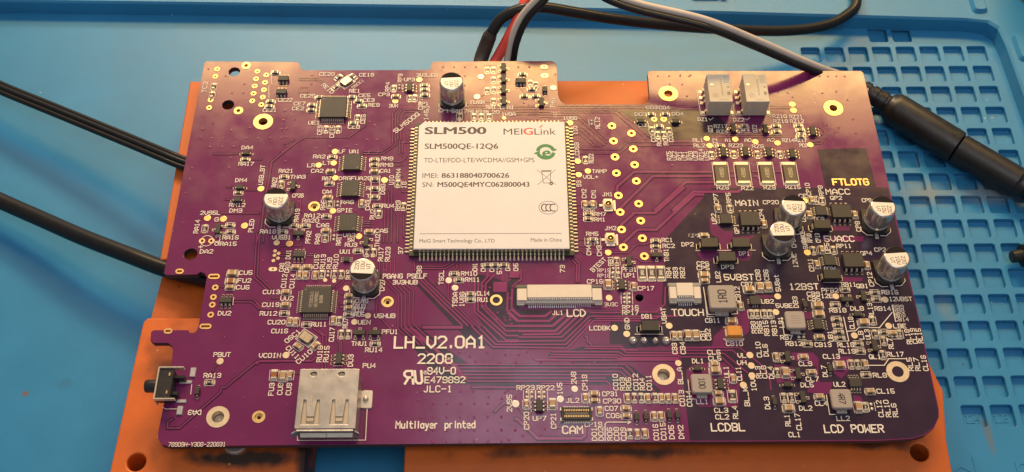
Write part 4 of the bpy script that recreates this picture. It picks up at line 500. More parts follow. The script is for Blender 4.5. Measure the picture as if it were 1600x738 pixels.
# ---------------------------------------------------------------- mesh helpers (millimetres in, centimetres out)
class MB:
    def __init__(s): s.v = []; s.f = []; s.m = []; s.sm = []
    def add(s, vs, fs, mi=0, smooth=False):
        n = len(s.v); s.v += vs; s.f += [tuple(i + n for i in f) for f in fs]; s.m += [mi] * len(fs); s.sm += [smooth] * len(fs)
    def rings(s, rings, mi=0, cap0=True, cap1=True, smooth=False, close=True):
        n = len(rings[0]); vs = [p for r in rings for p in r]; fs = []
        for k in range(len(rings) - 1):
            for i in range(n if close else n - 1):
                j = (i + 1) % n; fs.append((k * n + i, k * n + j, (k + 1) * n + j, (k + 1) * n + i))
        s.add(vs, fs, mi, smooth)
        if cap0: s.add(rings[0][::-1], [tuple(range(n))], mi)
        if cap1: s.add(rings[-1], [tuple(range(n))], mi)
    def box(s, cx, cy, w, h, z0, z1, mi=0, b=.06, r=0):
        if r <= 0: r = b
        if b <= 0:
            q = lambda z: [(cx - w / 2, cy - h / 2, z), (cx + w / 2, cy - h / 2, z), (cx + w / 2, cy + h / 2, z), (cx - w / 2, cy + h / 2, z)]
            s.rings([q(z0), q(z1)], mi); return
        L = lambda z, i: [(x, y, z) for x, y in rrect(cx, cy, w - 2 * i, h - 2 * i, max(r - i, .01), 3 if r > .3 else 1)]
        s.rings([L(z0, 0), L(z1 - b, 0), L(z1, b)], mi)
    def lathe(s, prof, seg=24, mi=0, cx=0, cy=0, smooth=True, cap0=True, cap1=True):
        R = [[(cx + r * math.cos(2 * math.pi * i / seg), cy + r * math.sin(2 * math.pi * i / seg), z) for i in range(seg)] for r, z in prof]
        s.rings(R, mi, cap0, cap1, smooth)
    def ringdisc(s, cx, cy, ro, ri, z, mi=0, seg=28, depth=0):
        P = [[(cx + r * math.cos(2 * math.pi * i / seg), cy + r * math.sin(2 * math.pi * i / seg), zz) for i in range(seg)] for r, zz in ((ro, z - .06), (ro - .03, z), (ri, z), (ri, z - depth))]
        s.rings(P if depth else P[:3], mi, False, False)
    def poly(s, pts, z, mi=0): s.add([(x, y, z) for x, y in pts], [tuple(range(len(pts)))], mi)
    def strip(s, pts, wd, z, mi=0, h=0, ext=0):
        P = [Vector(p) for p in pts]; closed = len(P) > 2 and (P[0] - P[-1]).length < 1e-3
        if closed: P = P[:-1]
        n = len(P)
        if n < 2: return
        if ext and not closed:
            a = (P[0] - P[1]).normalized(); P[0] = P[0] + a * ext; b = (P[-1] - P[-2]).normalized(); P[-1] = P[-1] + b * ext
        Lf = []; Rt = []
        for i in range(n):
            dirs = []
            if i > 0 or closed: dirs.append((P[i] - P[i - 1]).normalized())
            if i < n - 1 or closed: dirs.append((P[(i + 1) % n] - P[i]).normalized())
            t = dirs[0] + dirs[-1]
            if t.length < .2: t = dirs[-1]
            t.normalize(); nn = Vector((-t.y, t.x)); k = max(.5, nn.dot(Vector((-dirs[0].y, dirs[0].x))))
            Lf.append(P[i] + nn * (wd / 2 / k)); Rt.append(P[i] - nn * (wd / 2 / k))
        def grow(A, B, e): return [a + (a - b).normalized() * e for a, b in zip(A, B)]
        if h:
            Lo, Ro = grow(Lf, Rt, .05), grow(Rt, Lf, .05)
            cols = [[(p.x, p.y, z - h) for p in Lo], [(p.x, p.y, z) for p in Lf], [(p.x, p.y, z) for p in Rt], [(p.x, p.y, z - h) for p in Ro]]
        else: cols = [[(p.x, p.y, z) for p in Lf], [(p.x, p.y, z) for p in Rt]]
        vs = [p for c in cols for p in c]; fs = []
        for c in range(len(cols) - 1):
            for i in range(n if closed else n - 1):
                j = (i + 1) % n; fs.append((c * n + i, (c + 1) * n + i, (c + 1) * n + j, c * n + j))
        s.add(vs, fs, mi)
    def xf(s, M):
        s.v = [tuple(M @ Vector(p)) for p in s.v]; return s
    def merge(s, o): s_n = len(s.v); s.v += o.v; s.f += [tuple(i + s_n for i in f) for f in o.f]; s.m += o.m; s.sm += o.sm; return s
    def mesh(s, name, mats):
        me = bpy.data.meshes.new(name); me.from_pydata([(x * .1, y * .1, z * .1) for x, y, z in s.v], [], s.f)
        for M in mats: me.materials.append(M)
        me.polygons.foreach_set('material_index', s.m); me.polygons.foreach_set('use_smooth', s.sm); me.update()
        if any(s.sm): me.set_sharp_from_angle(angle=math.radians(38))
        return me
def rrect(cx, cy, w, h, r, n=4):
    r = min(r, w / 2 - 1e-3, h / 2 - 1e-3); o = []
    for k, (sx, sy) in enumerate(((1, 1), (-1, 1), (-1, -1), (1, -1))):
        for i in range(n + 1):
            a = math.pi / 2 * (k + i / n); o.append((cx + sx * (w / 2 - r) + r * math.cos(a), cy + sy * (h / 2 - r) + r * math.sin(a)))
    return o
def ob(name, data, parent=None, loc=(0, 0, 0), rz=0, **props):
    o = bpy.data.objects.new(name, data); COL.objects.link(o); o.location = [c * .1 for c in loc]; o.rotation_euler = (0, 0, math.radians(rz))
    if parent: o.parent = parent
    for k, v in props.items(): o[k] = v
    return o
def thing(name, label, cat, loc=(0, 0, 0), group=None):
    o = ob(name, None, None, loc, label=label, category=cat); o.empty_display_size = .3
    if group: o['group'] = group
    return o
def sheet_from_curves(name, outline, holes, z0, z1, mats, sidemat=0, bev=0):
    cu = bpy.data.curves.new(name, 'CURVE'); cu.dimensions = '2D'; cu.fill_mode = 'BOTH'; cu.extrude = (z1 - z0) * .05 - bev * .1
    if bev: cu.bevel_depth = bev * .1; cu.bevel_resolution = 1; cu.offset = -bev * .1
    for L in [outline] + holes:
        s = cu.splines.new('POLY'); s.points.add(len(L) - 1); s.use_cyclic_u = True
        for p, q in zip(s.points, L): p.co = (q[0] * .1, q[1] * .1, 0, 1)
    t = bpy.data.objects.new(name, cu); COL.objects.link(t)
    me = bpy.data.meshes.new_from_object(t.evaluated_get(bpy.context.evaluated_depsgraph_get()))
    bpy.data.objects.remove(t); me.name = name
    zc = (z0 + z1) * .05
    for v in me.vertices: v.co.z += zc
    me.materials.clear()
    for M in mats: me.materials.append(M)
    for p in me.polygons: p.material_index = 0 if p.normal.z > .9 else sidemat; p.use_smooth = False
    me.update(); return me
def circle(cx, cy, r, n=28): return [(cx + r * math.cos(2 * math.pi * i / n), cy + r * math.sin(2 * math.pi * i / n)) for i in range(n)]
def stadium(cx, cy, w, h, n=8): return rrect(cx, cy, w, h, h / 2 - .01, n)
def catmull(P, sub=8):
    P = [Vector(p) for p in P]; o = []
    for i in range(len(P) - 1):
        a, b, c, d = P[max(i - 1, 0)], P[i], P[i + 1], P[min(i + 2, len(P) - 1)]
        for k in range(sub):
            t = k / sub; o.append(.5 * ((2 * b) + (c - a) * t + (2 * a - 5 * b + 4 * c - d) * t * t + (3 * b - a - 3 * c + d) * t ** 3))
    o.append(P[-1]); return o
def tube(mb, pts, rad, seg=14, mi=0):
    n = len(pts); R = []
    for i, p in enumerate(pts):
        t = (pts[min(i + 1, n - 1)] - pts[max(i - 1, 0)]).normalized(); a = t.cross(Vector((0, 0, 1)))
        if a.length < 1e-3: a = Vector((1, 0, 0))
        a.normalize(); b = a.cross(t); r = rad(i / (n - 1)) if callable(rad) else rad
        R.append([tuple(p + a * (r * math.cos(2 * math.pi * k / seg)) + b * (r * math.sin(2 * math.pi * k / seg))) for k in range(seg)])
    mb.rings(R, mi, True, True, True)
# ---------------------------------------------------------------- stroke lettering
G = dict(A='0004264440|0242', B='00063645443303|3342413000', C='4536160501103041', D='00062644422000', E='40000646|0333', F='000646|0333', G='45361605011030414323',
 H='0006|4046|0343', I='2026|1030|1636', J='011020313 6'.replace(' ', ''), K='0006|4602|1340', L='060040', M='0006234640', N='00064046', O='010516364541301001', P='00063645443303',
 Q='010516364541301001|2240', R='00063645443303|2340', S='453616050413334241301001', T='0646|2620', U='060110304146', V='0602204246', W='0600234046', X='0046|0640', Y='062346|2320', Z='06460040',
 a='3430|3324140301102031', e='0232332414030110 30'.replace(' ', ''), i='2024|2526', l='2026', n='0004|0314243330', r='0004|031424', t='16112030|0434', u='0401102031|3430', d='3630|3324140301102031')
G.update({'0': '010516364541301001', '1': '152620|1030', '2': '051636454400 40'.replace(' ', ''), '3': '05163645443313|334241301001', '4': '30360242', '5': '460603334241301001', '6': '4536160501103041423303',
 '7': '064610', '8': '13040516364544331302011030414233', '9': '01103041453616050413 43'.replace(' ', ''), '_': '0040', '-': '0343', '.': '2021', '+': '0343|2125', '/': '0046', ':': '2122|2425', '~': ''})
GX = {'p': [[(0, -2), (0, 4)], [(0, 3), (1, 4), (2, 4), (3, 3), (3, 1), (2, 0), (1, 0), (0, 1)]], 'y': [[(0, 4), (1.6, 0)], [(3, 4), (1, -2), (0, -2)]]}
def strokes(ch):
    if ch in GX: return GX[ch]
    return [[(int(s[i]), int(s[i + 1])) for i in range(0, len(s), 2)] for s in G.get(ch, G['0']).split('|') if s]
ADV = {'i': 3.2, 'l': 3.2, '.': 3.4, '1': 4.6}
def lettering(mb, txt, cx, cy, ang, W, h, z, mi=0, wf=.145, zi=.0012):
    xs = []; x = 0; low = any(c.islower() for c in txt) and len(txt) > 8
    for c in txt:
        a = ADV.get(c, 4.6 if (low and c.islower()) else 5.5) if low or c in '.' else 5.5
        xs.append(x - ((5.5 - a) / 2 if a < 4 else 0)); x += a
    tot = x - 1.5; sx = W / max(tot, 3.); sy = h / 6; wd = max(h * wf, .12); ca, sa = math.cos(math.radians(ang)), math.sin(math.radians(ang)); k = 0
    for c, x0 in zip(txt, xs):
        for st in strokes(c):
            P = []
            for px, py in st:
                u = (x0 + px) * sx - W / 2; v = (py - 3) * sy * (1 - wd / h * .5)
                P.append((cx + u * ca - v * sa, cy + u * sa + v * ca))
            mb.strip(P, wd, z + zi * (k % 5), mi, ext=wd * .35); k += 1
FONT = {}
def font_mesh(mb, txt, cx, cy, W, h, z, mi=0, bold=0, ang=0):
    key = txt
    if key not in FONT:
        cu = bpy.data.curves.new('t', 'FONT'); cu.body = txt; cu.resolution_u = 3; cu.fill_mode = 'FRONT'
        t = bpy.data.objects.new('t', cu); COL.objects.link(t); me = bpy.data.meshes.new_from_object(t.evaluated_get(bpy.context.evaluated_depsgraph_get())); bpy.data.objects.remove(t)
        FONT[key] = ([tuple(v.co) for v in me.vertices], [tuple(p.vertices) for p in me.polygons]); bpy.data.meshes.remove(me)
    vs, fs = FONT[key]; x0, x1 = min(v[0] for v in vs), max(v[0] for v in vs); sx = W / (x1 - x0); sy = h / .73; ca, sa = math.cos(math.radians(ang)), math.sin(math.radians(ang)); o = []
    for x, y, _ in vs:
        u = (x - x0) * sx - W / 2; v = y * sy - h / 2; o.append((cx + u * ca - v * sa, cy + u * sa + v * ca, z))
    for q in range(max(1, int(bold * 150) + (bold > 0))):
        e = h * .035 * q; mb.add([(a + e * ca - (q % 2) * e * .4 * sa, b + e * sa + (q % 2) * e * .4 * ca, c + .0015 * q) for a, b, c in o], fs, mi)
# ================================================================ SETTING: blue silicone work mat
def mat_blue():
    M = mat('blue_silicone', (.027, .215, .425), .38, var=.10, vscale=.35, bump=.25, bscale=60, spec=.45)
    nt = M.node_tree; b = nt.nodes['Principled BSDF']; src = b.inputs['Base Color'].links[0].from_socket; geo = nt.nodes.new('ShaderNodeNewGeometry')
    for (x, y), sx, sy, amt, c in ((ST1[0], 1.4, 6.5, .55, (.16, .13, .06)), (ST2[0], 3, 7, .35, (.20, .20, .14)), (ST3[0], 1.3, 1.0, .9, (.20, .09, .04)), (ST4[0], 16, 4, .6, (.28, .26, .17)), (ST5[0], 3, 2, .5, (.03, .14, .26)), ((118, 28), 9, 5, .5, (.26, .24, .16))):
        mp = nt.nodes.new('ShaderNodeMapping'); mp.vector_type = 'TEXTURE'; mp.inputs[1].default_value = (x * .1, y * .1, -2); mp.inputs[3].default_value = (sx * .1, sy * .1, 2)
        nt.links.new(geo.outputs['Position'], mp.inputs[0])
        nz = nt.nodes.new('ShaderNodeTexNoise'); nz.inputs['Scale'].default_value = 3.0; nt.links.new(geo.outputs['Position'], nz.inputs['Vector'])
        ad = nt.nodes.new('ShaderNodeMixRGB'); ad.blend_type = 'ADD'; ad.inputs[0].default_value = .7; nt.links.new(mp.outputs[0], ad.inputs[1]); nt.links.new(nz.outputs['Color'], ad.inputs[2])
        sb = nt.nodes.new('ShaderNodeVectorMath'); sb.operation = 'SUBTRACT'; sb.inputs[1].default_value = (.35, .35, .35); nt.links.new(ad.outputs[0], sb.inputs[0])
        ln = nt.nodes.new('ShaderNodeVectorMath'); ln.operation = 'LENGTH'; nt.links.new(sb.outputs[0], ln.inputs[0])
        r = nt.nodes.new('ShaderNodeMapRange'); r.inputs[1].default_value = 1.0; r.inputs[2].default_value = .2; r.inputs[3].default_value = 0; r.inputs[4].default_value = amt
        nt.links.new(ln.outputs['Value'], r.inputs[0])
        x_ = nt.nodes.new('ShaderNodeMix'); x_.data_type = 'RGBA'; x_.inputs[7].default_value = (*c, 1); nt.links.new(r.outputs[0], x_.inputs[0]); nt.links.new(src, x_.inputs[6]); src = x_.outputs[2]
    nt.links.new(src, b.inputs['Base Color']); return M
BLUE = mat_blue(); specks(BLUE, 2.0, .07, (.55, .58, .55), .6); specks(BLUE, 1.1, .05, (.03, .05, .07), .7)
wm = thing('work_mat', 'blue silicone work mat with rows of square pockets under the circuit board', 'mat', (0, 0, -20))
PX, PY, CW, CH = 7.16, 7.74, 5.9, 6.0; A5 = math.radians(.5)
def cell(k, r):
    x, y = 93.6 + PX * k, 77.6 - PY * r; u, v = x - 115, y - 20
    return 115 + u * math.cos(A5) - v * math.sin(A5), 20 + u * math.sin(A5) + v * math.cos(A5)
cells = [(k, r) for r in range(15) for k in range(8)] + [(3, -1), (4, -1)] + [(k, 15) for k in (3, 4, 5, 6, 7)]
mb = MB(); cset = set(cells)
def grid_pt(u, v): return cell(u, v)
def flat(q, z=0): mb.add([(*p, z) for p in q], [(0, 1, 2, 3)])
def ring(cx, cy, w_, h_, r_): return [(cx + (a - cx), cy + (b - cy)) for a, b in rrect(cx, cy, w_, h_, r_, 3)]
for r in range(-2, 17):
    for k in range(-1, 9):
        sq = [grid_pt(k + .5, r - .5), grid_pt(k - .5, r - .5), grid_pt(k - .5, r + .5), grid_pt(k + .5, r + .5)]
        if (k, r) not in cset: flat(sq); continue
        c = cell(k, r); R0, R1, R2, R3 = [ring(*c, CW - 2 * e, CH - 2 * e, .75 - e * .5) for e in (0, .12, .16, .35)]
        n = len(R0); g_ = n // 4
        vs = [(*p, 0) for p in sq] + [(*p, 0) for p in R0]; fs = []
        for i in range(n):
            a, b = i // g_, ((i + 1) % n) // g_
            fs.append((a, 4 + (i + 1) % n, 4 + i) if a == b else (a, b, 4 + (i + 1) % n, 4 + i))
        mb.add(vs, fs); mb.rings([[(*p, z) for p in R] for R, z in ((R0, 0), (R1, -.1), (R2, -1.55), (R3, -1.7))], 0, False, True)
ga, gb, gc, gd_ = grid_pt(-1.5, -2.5), grid_pt(8.5, -2.5), grid_pt(8.5, 16.5), grid_pt(-1.5, 16.5)
oa, ob_, oc, od_ = (-260, 130), (230, 130), (230, -150), (-260, -150)
for q in ((oa, ga, gb, ob_), (ob_, gb, gc, oc), (oc, gc, gd_, od_), (od_, gd_, ga, oa)): flat(q)
tf = mb.mesh('tray_floor', [BLUE]); bm_ = bmesh.new(); bm_.from_mesh(tf); bmesh.ops.recalc_face_normals(bm_, faces=[f for f in bm_.faces if abs(f.normal.z) > .999 and f.normal.z < 0] or []); 
for f in bm_.faces:
    if f.normal.z < -.2: f.normal_flip()
bm_.to_mesh(tf); bm_.free(); ob('tray_floor', tf, wm)
# raised rim beyond the tray, with its inner wall
inner = [(-260, 96.6), (-152, 94.6), (-15, 92.0), (43, 90.4), (140, 86.6), (146, 85.6), (148.6, 83), (149.4, 76), (150.2, 49), (151, 0), (152, -150)]
mb = MB(); outer = [(-260, 190), (-152, 190), (-15, 190), (43, 190), (140, 190), (180, 190), (230, 190), (230, 76), (230, 49), (230, 0), (230, -150)]
lv = [(inner, -.4), ([(x + .35 * (x > 140), y + .35) for x, y in inner], 4.4), ([(x + .9 * (x > 140), y + .9) for x, y in inner], 5.0), (outer, 5.0)]
for a, b in zip(lv, lv[1:]):
    for i in range(len(inner) - 1):
        q = [(*a[0][i], a[1]), (*a[0][i + 1], a[1]), (*b[0][i + 1], b[1]), (*b[0][i], b[1])]; mb.add(q[::-1], [(0, 1, 2, 3)])
ob('raised_rim', mb.mesh('raised_rim', [BLUE]), wm)
for cxy, wdt, hgt in ((RIMP1[0], 3.2, 7), (RIMP2[0], 6, 9)):
    mb = MB(); L = rrect(cxy[0], cxy[1], wdt, hgt, .8, 3); Lo = rrect(cxy[0], cxy[1], wdt + 1.6, hgt + 1.6, 1.4, 3)
    mb.rings([[(x, y, 5.02) for x, y in Lo], [(x, y, 6.2) for x, y in L]], 0, False, True)
    ob('rim_stud', mb.mesh('rim_stud', [BLUE]), wm)
def emboss(t, x, y, w_, h_, z, wf):
    mb = MB(); lettering(mb, t, x, y, 0, w_, h_, z, wf=wf); eo = ob('embossed_letter', mb.mesh('embossed', [BLUE]), wm); sd = eo.modifiers.new('thick', 'SOLIDIFY'); sd.thickness = .03; sd.offset = -1
for (k, r), t in (((3, 15), '124'), ((4, 15), '123')):
    for i, ch in enumerate(t): x, y = cell(k, r); emboss(ch, x + (i - 1) * 1.25, y, .85, 2.2, -1.56, .14)
for t, x, w_ in (('e', EMB1[0][0] - 4.0, 3.4), ('W', EMB1[0][0] + 3.2, 7), ('p', EMB2[0][0] + 1.5, 3.4)): emboss(t, x, EMB1[0][1] + (0 if t != 'W' else .2), w_, 6 if t != 'W' else 4.6, .16, .11)
# ================================================================ orange fixture under the board
def orange_mat():
    M = mat('orange_plastic', (.60, .122, .011), .5, var=.08, vscale=1.6, bump=.12, bscale=35)
    nt = M.node_tree; b = nt.nodes['Principled BSDF']; src = b.inputs['Base Color'].links[0].from_socket; geo = nt.nodes.new('ShaderNodeNewGeometry')
    nz = nt.nodes.new('ShaderNodeTexNoise'); nz.inputs['Scale'].default_value = 1.6; nz.inputs['Detail'].default_value = 7; nt.links.new(geo.outputs['Position'], nz.inputs['Vector'])
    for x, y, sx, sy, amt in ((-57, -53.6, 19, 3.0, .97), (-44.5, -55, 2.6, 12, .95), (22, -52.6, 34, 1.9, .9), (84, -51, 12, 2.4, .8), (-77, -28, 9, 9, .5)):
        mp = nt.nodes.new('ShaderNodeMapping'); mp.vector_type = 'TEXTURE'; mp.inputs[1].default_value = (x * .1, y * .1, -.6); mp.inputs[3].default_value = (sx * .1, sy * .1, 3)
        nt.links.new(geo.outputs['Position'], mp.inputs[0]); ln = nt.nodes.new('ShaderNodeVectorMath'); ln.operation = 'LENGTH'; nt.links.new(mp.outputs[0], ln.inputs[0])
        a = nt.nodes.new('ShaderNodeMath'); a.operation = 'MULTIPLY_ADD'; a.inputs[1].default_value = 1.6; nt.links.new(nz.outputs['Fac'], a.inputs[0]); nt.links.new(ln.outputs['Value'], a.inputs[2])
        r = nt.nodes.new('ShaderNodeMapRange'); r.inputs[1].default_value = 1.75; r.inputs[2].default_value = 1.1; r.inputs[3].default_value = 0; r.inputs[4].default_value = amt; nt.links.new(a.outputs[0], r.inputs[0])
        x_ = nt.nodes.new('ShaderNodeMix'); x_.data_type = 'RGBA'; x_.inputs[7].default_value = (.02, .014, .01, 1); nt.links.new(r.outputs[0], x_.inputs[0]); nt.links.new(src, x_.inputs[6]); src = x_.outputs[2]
    nt.links.new(src, b.inputs['Base Color']); return M
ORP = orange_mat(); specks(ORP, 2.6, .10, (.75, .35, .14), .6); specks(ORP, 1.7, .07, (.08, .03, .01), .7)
fx = thing('orange_fixture', 'orange plastic fixture plate with corner holes holding up the circuit board', 'fixture', (0, 0, 0))
yA = AEND[0][1]; yS = STEP[0][1]
hs = [circle(HOLE1[0][0], HOLE1[0][1], 2.1), circle(HOLE2[0][0], HOLE2[0][1], 2.1), circle(88.5, -58.5, .8)]
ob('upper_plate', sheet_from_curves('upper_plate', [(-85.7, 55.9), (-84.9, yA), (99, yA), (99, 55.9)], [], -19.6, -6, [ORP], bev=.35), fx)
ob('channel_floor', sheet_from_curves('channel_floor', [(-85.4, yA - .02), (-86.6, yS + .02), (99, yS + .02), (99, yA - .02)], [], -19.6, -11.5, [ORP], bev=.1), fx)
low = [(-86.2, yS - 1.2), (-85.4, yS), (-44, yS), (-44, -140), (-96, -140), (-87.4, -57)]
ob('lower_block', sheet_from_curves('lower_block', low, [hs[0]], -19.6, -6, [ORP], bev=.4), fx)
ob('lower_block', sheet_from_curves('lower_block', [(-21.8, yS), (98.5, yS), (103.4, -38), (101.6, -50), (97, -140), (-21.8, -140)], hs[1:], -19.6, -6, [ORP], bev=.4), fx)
mb = MB(); mb.lathe([(2.7, -6.0), (2.7, -5.5), (2.4, -5.1), (0.01, -5.0)], 30)
ob('screw_head', mb.mesh('screw_head', [TIN]), None, (DISC[0][0], DISC[0][1] + .6, .0), label='silver round screw head on orange plastic just below the board front edge', category='screw')
SCR = MB(); SCR.lathe([(2.3, -5.9), (2.3, -2.2), (1.7, -1.9), (.55, -1.85), (.5, -2.3), (.01, -2.3)], 20)
scm = SCR.mesh('standoff_screw', [TINB])
for (x, y, od, idm, kd) in RING:
    if kd == 'm' and y < 0:
        t = 'left front' if x < -20 else ('middle front' if x < 60 else 'right front')
        ob('standoff_screw', scm, None, (x, y, 0), label='silver standoff screw seen through the %s mounting hole of the board' % t, category='screw', group='standoff screws under the board')
# ================================================================ circuit board
cb = thing('circuit_board', 'purple circuit board densely fitted with chips and capacitors on orange fixture', 'circuit board', (0, 0, 0))
TH = 1.6
hl = [circle(x, y, d / 2) for x, y, d in HOLE] + [circle(x, y, i / 2 + .04, 20) for x, y, o, i, k in RING] + [stadium(x, y, w - .7, h - .5, 5) for x, y, w, h in SLOT]
sub = ob('board_substrate', sheet_from_curves('board_substrate', OUTLINE, hl, -TH, 0, [PUR, EDGE], 1, bev=.04), cb)
mb = MB()
for i, P in enumerate(DARK): mb.poly(P, .006 + .0012 * i)
ob('bare_laminate_area', mb.mesh('bare_laminate_area', [DRK]), cb, kind='stuff')
mb = MB()
for i, P in enumerate(BRIGHT): mb.poly(P, .026 + .0012 * i)
ob('copper_area', mb.mesh('copper_area', [PUR]), cb, kind='stuff')
g = MB(); t = MB()
for i, (wd, gp, P) in enumerate(TRACE):
    wd *= 1.15; gp *= 1.35
    if gp: g.strip(P, wd + 2 * gp, .05 + .001 * (i % 23), 0, ext=gp)
    t.strip(P, wd, .095 + .0009 * (i % 17), 0, h=.05)
ob('trace_clearance', g.mesh('trace_clearance', [GAP]), cb, kind='stuff'); ob('copper_trace', t.mesh('copper_trace', [TRC]), cb, kind='stuff')
mb = MB()
for x, y in VIA: mb.lathe([(.3, .02), (.26, .09), (.16, .10), (.1, .03), (.01, .03)], 10, cx=x, cy=y)
ob('vias', mb.mesh('vias', [TRC]), cb, kind='stuff')
SHARE = {}
def shared(key, fn):
    if key not in SHARE: SHARE[key] = fn()
    return SHARE[key]
for x, y, od, idm, kd in RING:
    def f():
        m_ = MB(); m_.ringdisc(0, 0, od / 2, idm / 2, .12, 0, 30, TH + .1)
        if kd == 'i': m_.ringdisc(0, 0, idm / 2 - .02, idm / 2 - .45, -.35, 0, 24, 1.2)
        return m_.mesh('plated_hole', [GOLDD if (kd == 'm' and y < 0) else GOLD])
    ob('mounting_pad' if kd == 'm' else 'plated_hole', shared((od, idm, kd, y < 0), f), cb, (x, y, 0))
for x, y, w_, h_ in SLOT:
    m_ = MB(); Lo = stadium(0, 0, w_, h_ + .3, 5); Li = stadium(0, 0, w_ - .72, h_ - .52, 5)
    m_.rings([[(a, b, .06) for a, b in Lo], [(a, b, .12) for a, b in Lo], [(a, b, .12) for a, b in Li], [(a, b, -TH) for a, b in Li]], 0, False, False)
    ob('plated_slot', m_.mesh('plated_slot', [GOLD]), cb, (x, y, 0))
for p in PAD:
    x, y = p[:2]
    if isinstance(p[3], str):
        def f():
            m_ = MB(); m_.lathe([(p[2] / 2, .05), (p[2] / 2, .11), (p[2] / 2 - .05, .125)], 22, smooth=False)
            return m_.mesh('test_pad', [{'g': GOLD, 'd': GOLDD, 'w': TINB}[p[3]]])
        ob('test_pad', shared(('pad', p[2], p[3]), f), cb, (x, y, 0))
    else:
        m_ = MB(); m_.rings([[(a, b, z) for a, b in stadium(0, 0, p[2], p[3], 6)] for z in (.05, .125)]); m_.lathe([(.25, .126), (.01, .127)], 10, 1)
        ob('test_pad', m_.mesh('test_pad', [TINB if y > 0 else GOLDD, EPO]), cb, (x, y, 0))
# ---- silkscreen
sk = MB(); gd = MB()
for i, (x, y, an, W, h, tx, fl) in enumerate(TXT):
    if fl == 'g': lettering(gd, tx, x, y, an, W, h, .06, wf=.2)
    else: lettering(sk, tx, x, y, an, W, h, .13 + .006 * (i % 3), wf=.13 if h < 1.05 else .168 if h < 1.5 else .16)
for i, (wd, P) in enumerate(SILK): sk.strip(P, wd, .15 + .002 * (i % 5), ext=wd / 2)
def ul(cx, cy):
    R_ = [[(-.2, 0), (-.2, 3.2), (-1.6, 3.2), (-2.1, 2.7), (-2.1, 2.1), (-1.6, 1.6), (-.2, 1.6)], [(-1.1, 1.6), (-2.2, 0)], [(.45, 3.2), (.45, .6), (.9, .1), (1.6, .1), (2.0, .6), (2.0, 3.2)]]
    for k, P in enumerate(R_): sk.strip([(cx + a * .95 + (b - 1.6) * -.12, cy + b - 1.6) for a, b in P], .55, .14 + .003 * k, ext=.2)
    sk.strip(circle(cx + 2.7, cy + 1.2, .45, 14) + [circle(cx + 2.7, cy + 1.2, .45, 14)[0]], .12, .14); lettering(sk, 'R', cx + 2.7, cy + 1.2, 0, .35, .45, .145)
for mm in MISC:
    if mm[0] == 'ul': ul(mm[1], mm[2])
    elif mm[0] == 'circ': c_ = circle(mm[1], mm[2], float(mm[3]) / 2, 24); sk.strip(c_ + [c_[0]], .16, .14)
    else:
        r_ = float(mm[3]) / 2; m_ = MB(); m_.lathe([(r_, .02), (r_ * .97, .3), (r_ * .75, .75), (r_ * .45, 1.05), (r_ * .3, 1.0), (.01, 1.25)], 16)
        ob('solder_joint', m_.mesh('solder_joint', [TIN]), cb, (mm[1], mm[2], 0))
# ---- part builders: each returns (name, mesh, [(child name, mesh, props)])
def lead(mb, side, pos, edge, w_, hz, a, b, c, th=.13, mi=0):
    """gull-wing lead leaving a body edge: side r,l,u,d"""
    prof = [(edge - .1, hz), (edge + a, hz), (edge + a + b, th), (edge + a + b + c, th)]
    top = prof; bot = [(p, q - th) for p, q in prof]
    def pt(o, l, z): return {'r': (o, l, z), 'l': (-o, -l, z), 'u': (-l, o, z), 'd': (l, -o, z)}[side]
    R_ = []
    for (o1, z1), (o2, z2) in zip(top, bot): R_.append([pt(o1, pos - w_ / 2, z1), pt(o1, pos + w_ / 2, z1), pt(o2, pos + w_ / 2, z2), pt(o2, pos - w_ / 2, z2)])
    mb.rings(R_, mi)
def pads(mb, side, pos, o0, o1, w_, mi=1):
    c = (o0 + o1) / 2; L = o1 - o0
    x, y, sx, sy = {'r': (c, pos, L, w_), 'l': (-c, -pos, L, w_), 'u': (-pos, c, w_, L), 'd': (pos, -c, w_, L)}[side]
    mb.box(x, y, sx, sy, .04, .13, mi, b=.03)
def passive(L, W, h, body, term=None, mark=None):
    m_ = MB(); e = L * .22; term = term or TINB
    m_.box(0, 0, L - 2 * e + .02, W, .05, h, 0, b=.05)
    for s in (-1, 1):
        m_.box(s * (L / 2 - e / 2), 0, e, W + .03, .05, h + .02, 1, b=.06)
        x0, x1 = s * L / 2, s * (L / 2 + .32)                       # solder fillet
        m_.add([(x0, -W / 2, h * .8), (x0, W / 2, h * .8), (x1, W / 2 + .05, .1), (x1, -W / 2 - .05, .1), (x0, -W / 2, .05), (x0, W / 2, .05)], [(0, 1, 2, 3) if s < 0 else (3, 2, 1, 0), (0, 3, 4), (1, 5, 2)], 1)
        m_.box(s * (L / 2 + .12), 0, .75, W + .25, .03, .12, 1, b=.02)
        m_.strip([(-L / 2 - .35, s * (W / 2 + .38)), (L / 2 + .35, s * (W / 2 + .38))], .11, .14, 2)
    if mark == 'r': m_.strip([(-.22, -.12), (-.22, .14), (.0, .14), (.0, -.12)], .08, h + .012, 2); m_.strip([(.15, -.12), (.15, .15)], .08, h + .012, 2)
    return m_.mesh('p', [body, term, SILKM])
PASS = dict(r=('chip_resistor', (1.6, .82, .45, CERR, None, 'r')), c=('chip_capacitor', (1.6, .85, .8, CERT)), k=('chip_capacitor', (1.6, .82, .6, CERK)), c8=('chip_capacitor', (2.0, 1.3, 1.0, CERT)),
            r8=('chip_resistor', (2.3, 1.3, .5, CERR, None, 'r')), f=('chip_fuse', (2.0, 1.3, .6, FUSE)))
def empty_pads():
    m_ = MB()
    for s in (-1, 1): m_.lathe([(.42, .05), (.40, .14), (.25, .30), (.01, .36)], 10, 0, cx=s * .55)
    for s in (-1, 1): m_.strip([(-1.1, s * .75), (1.1, s * .75)], .11, .14, 1)
    return m_.mesh('p', [TINB, SILKM])
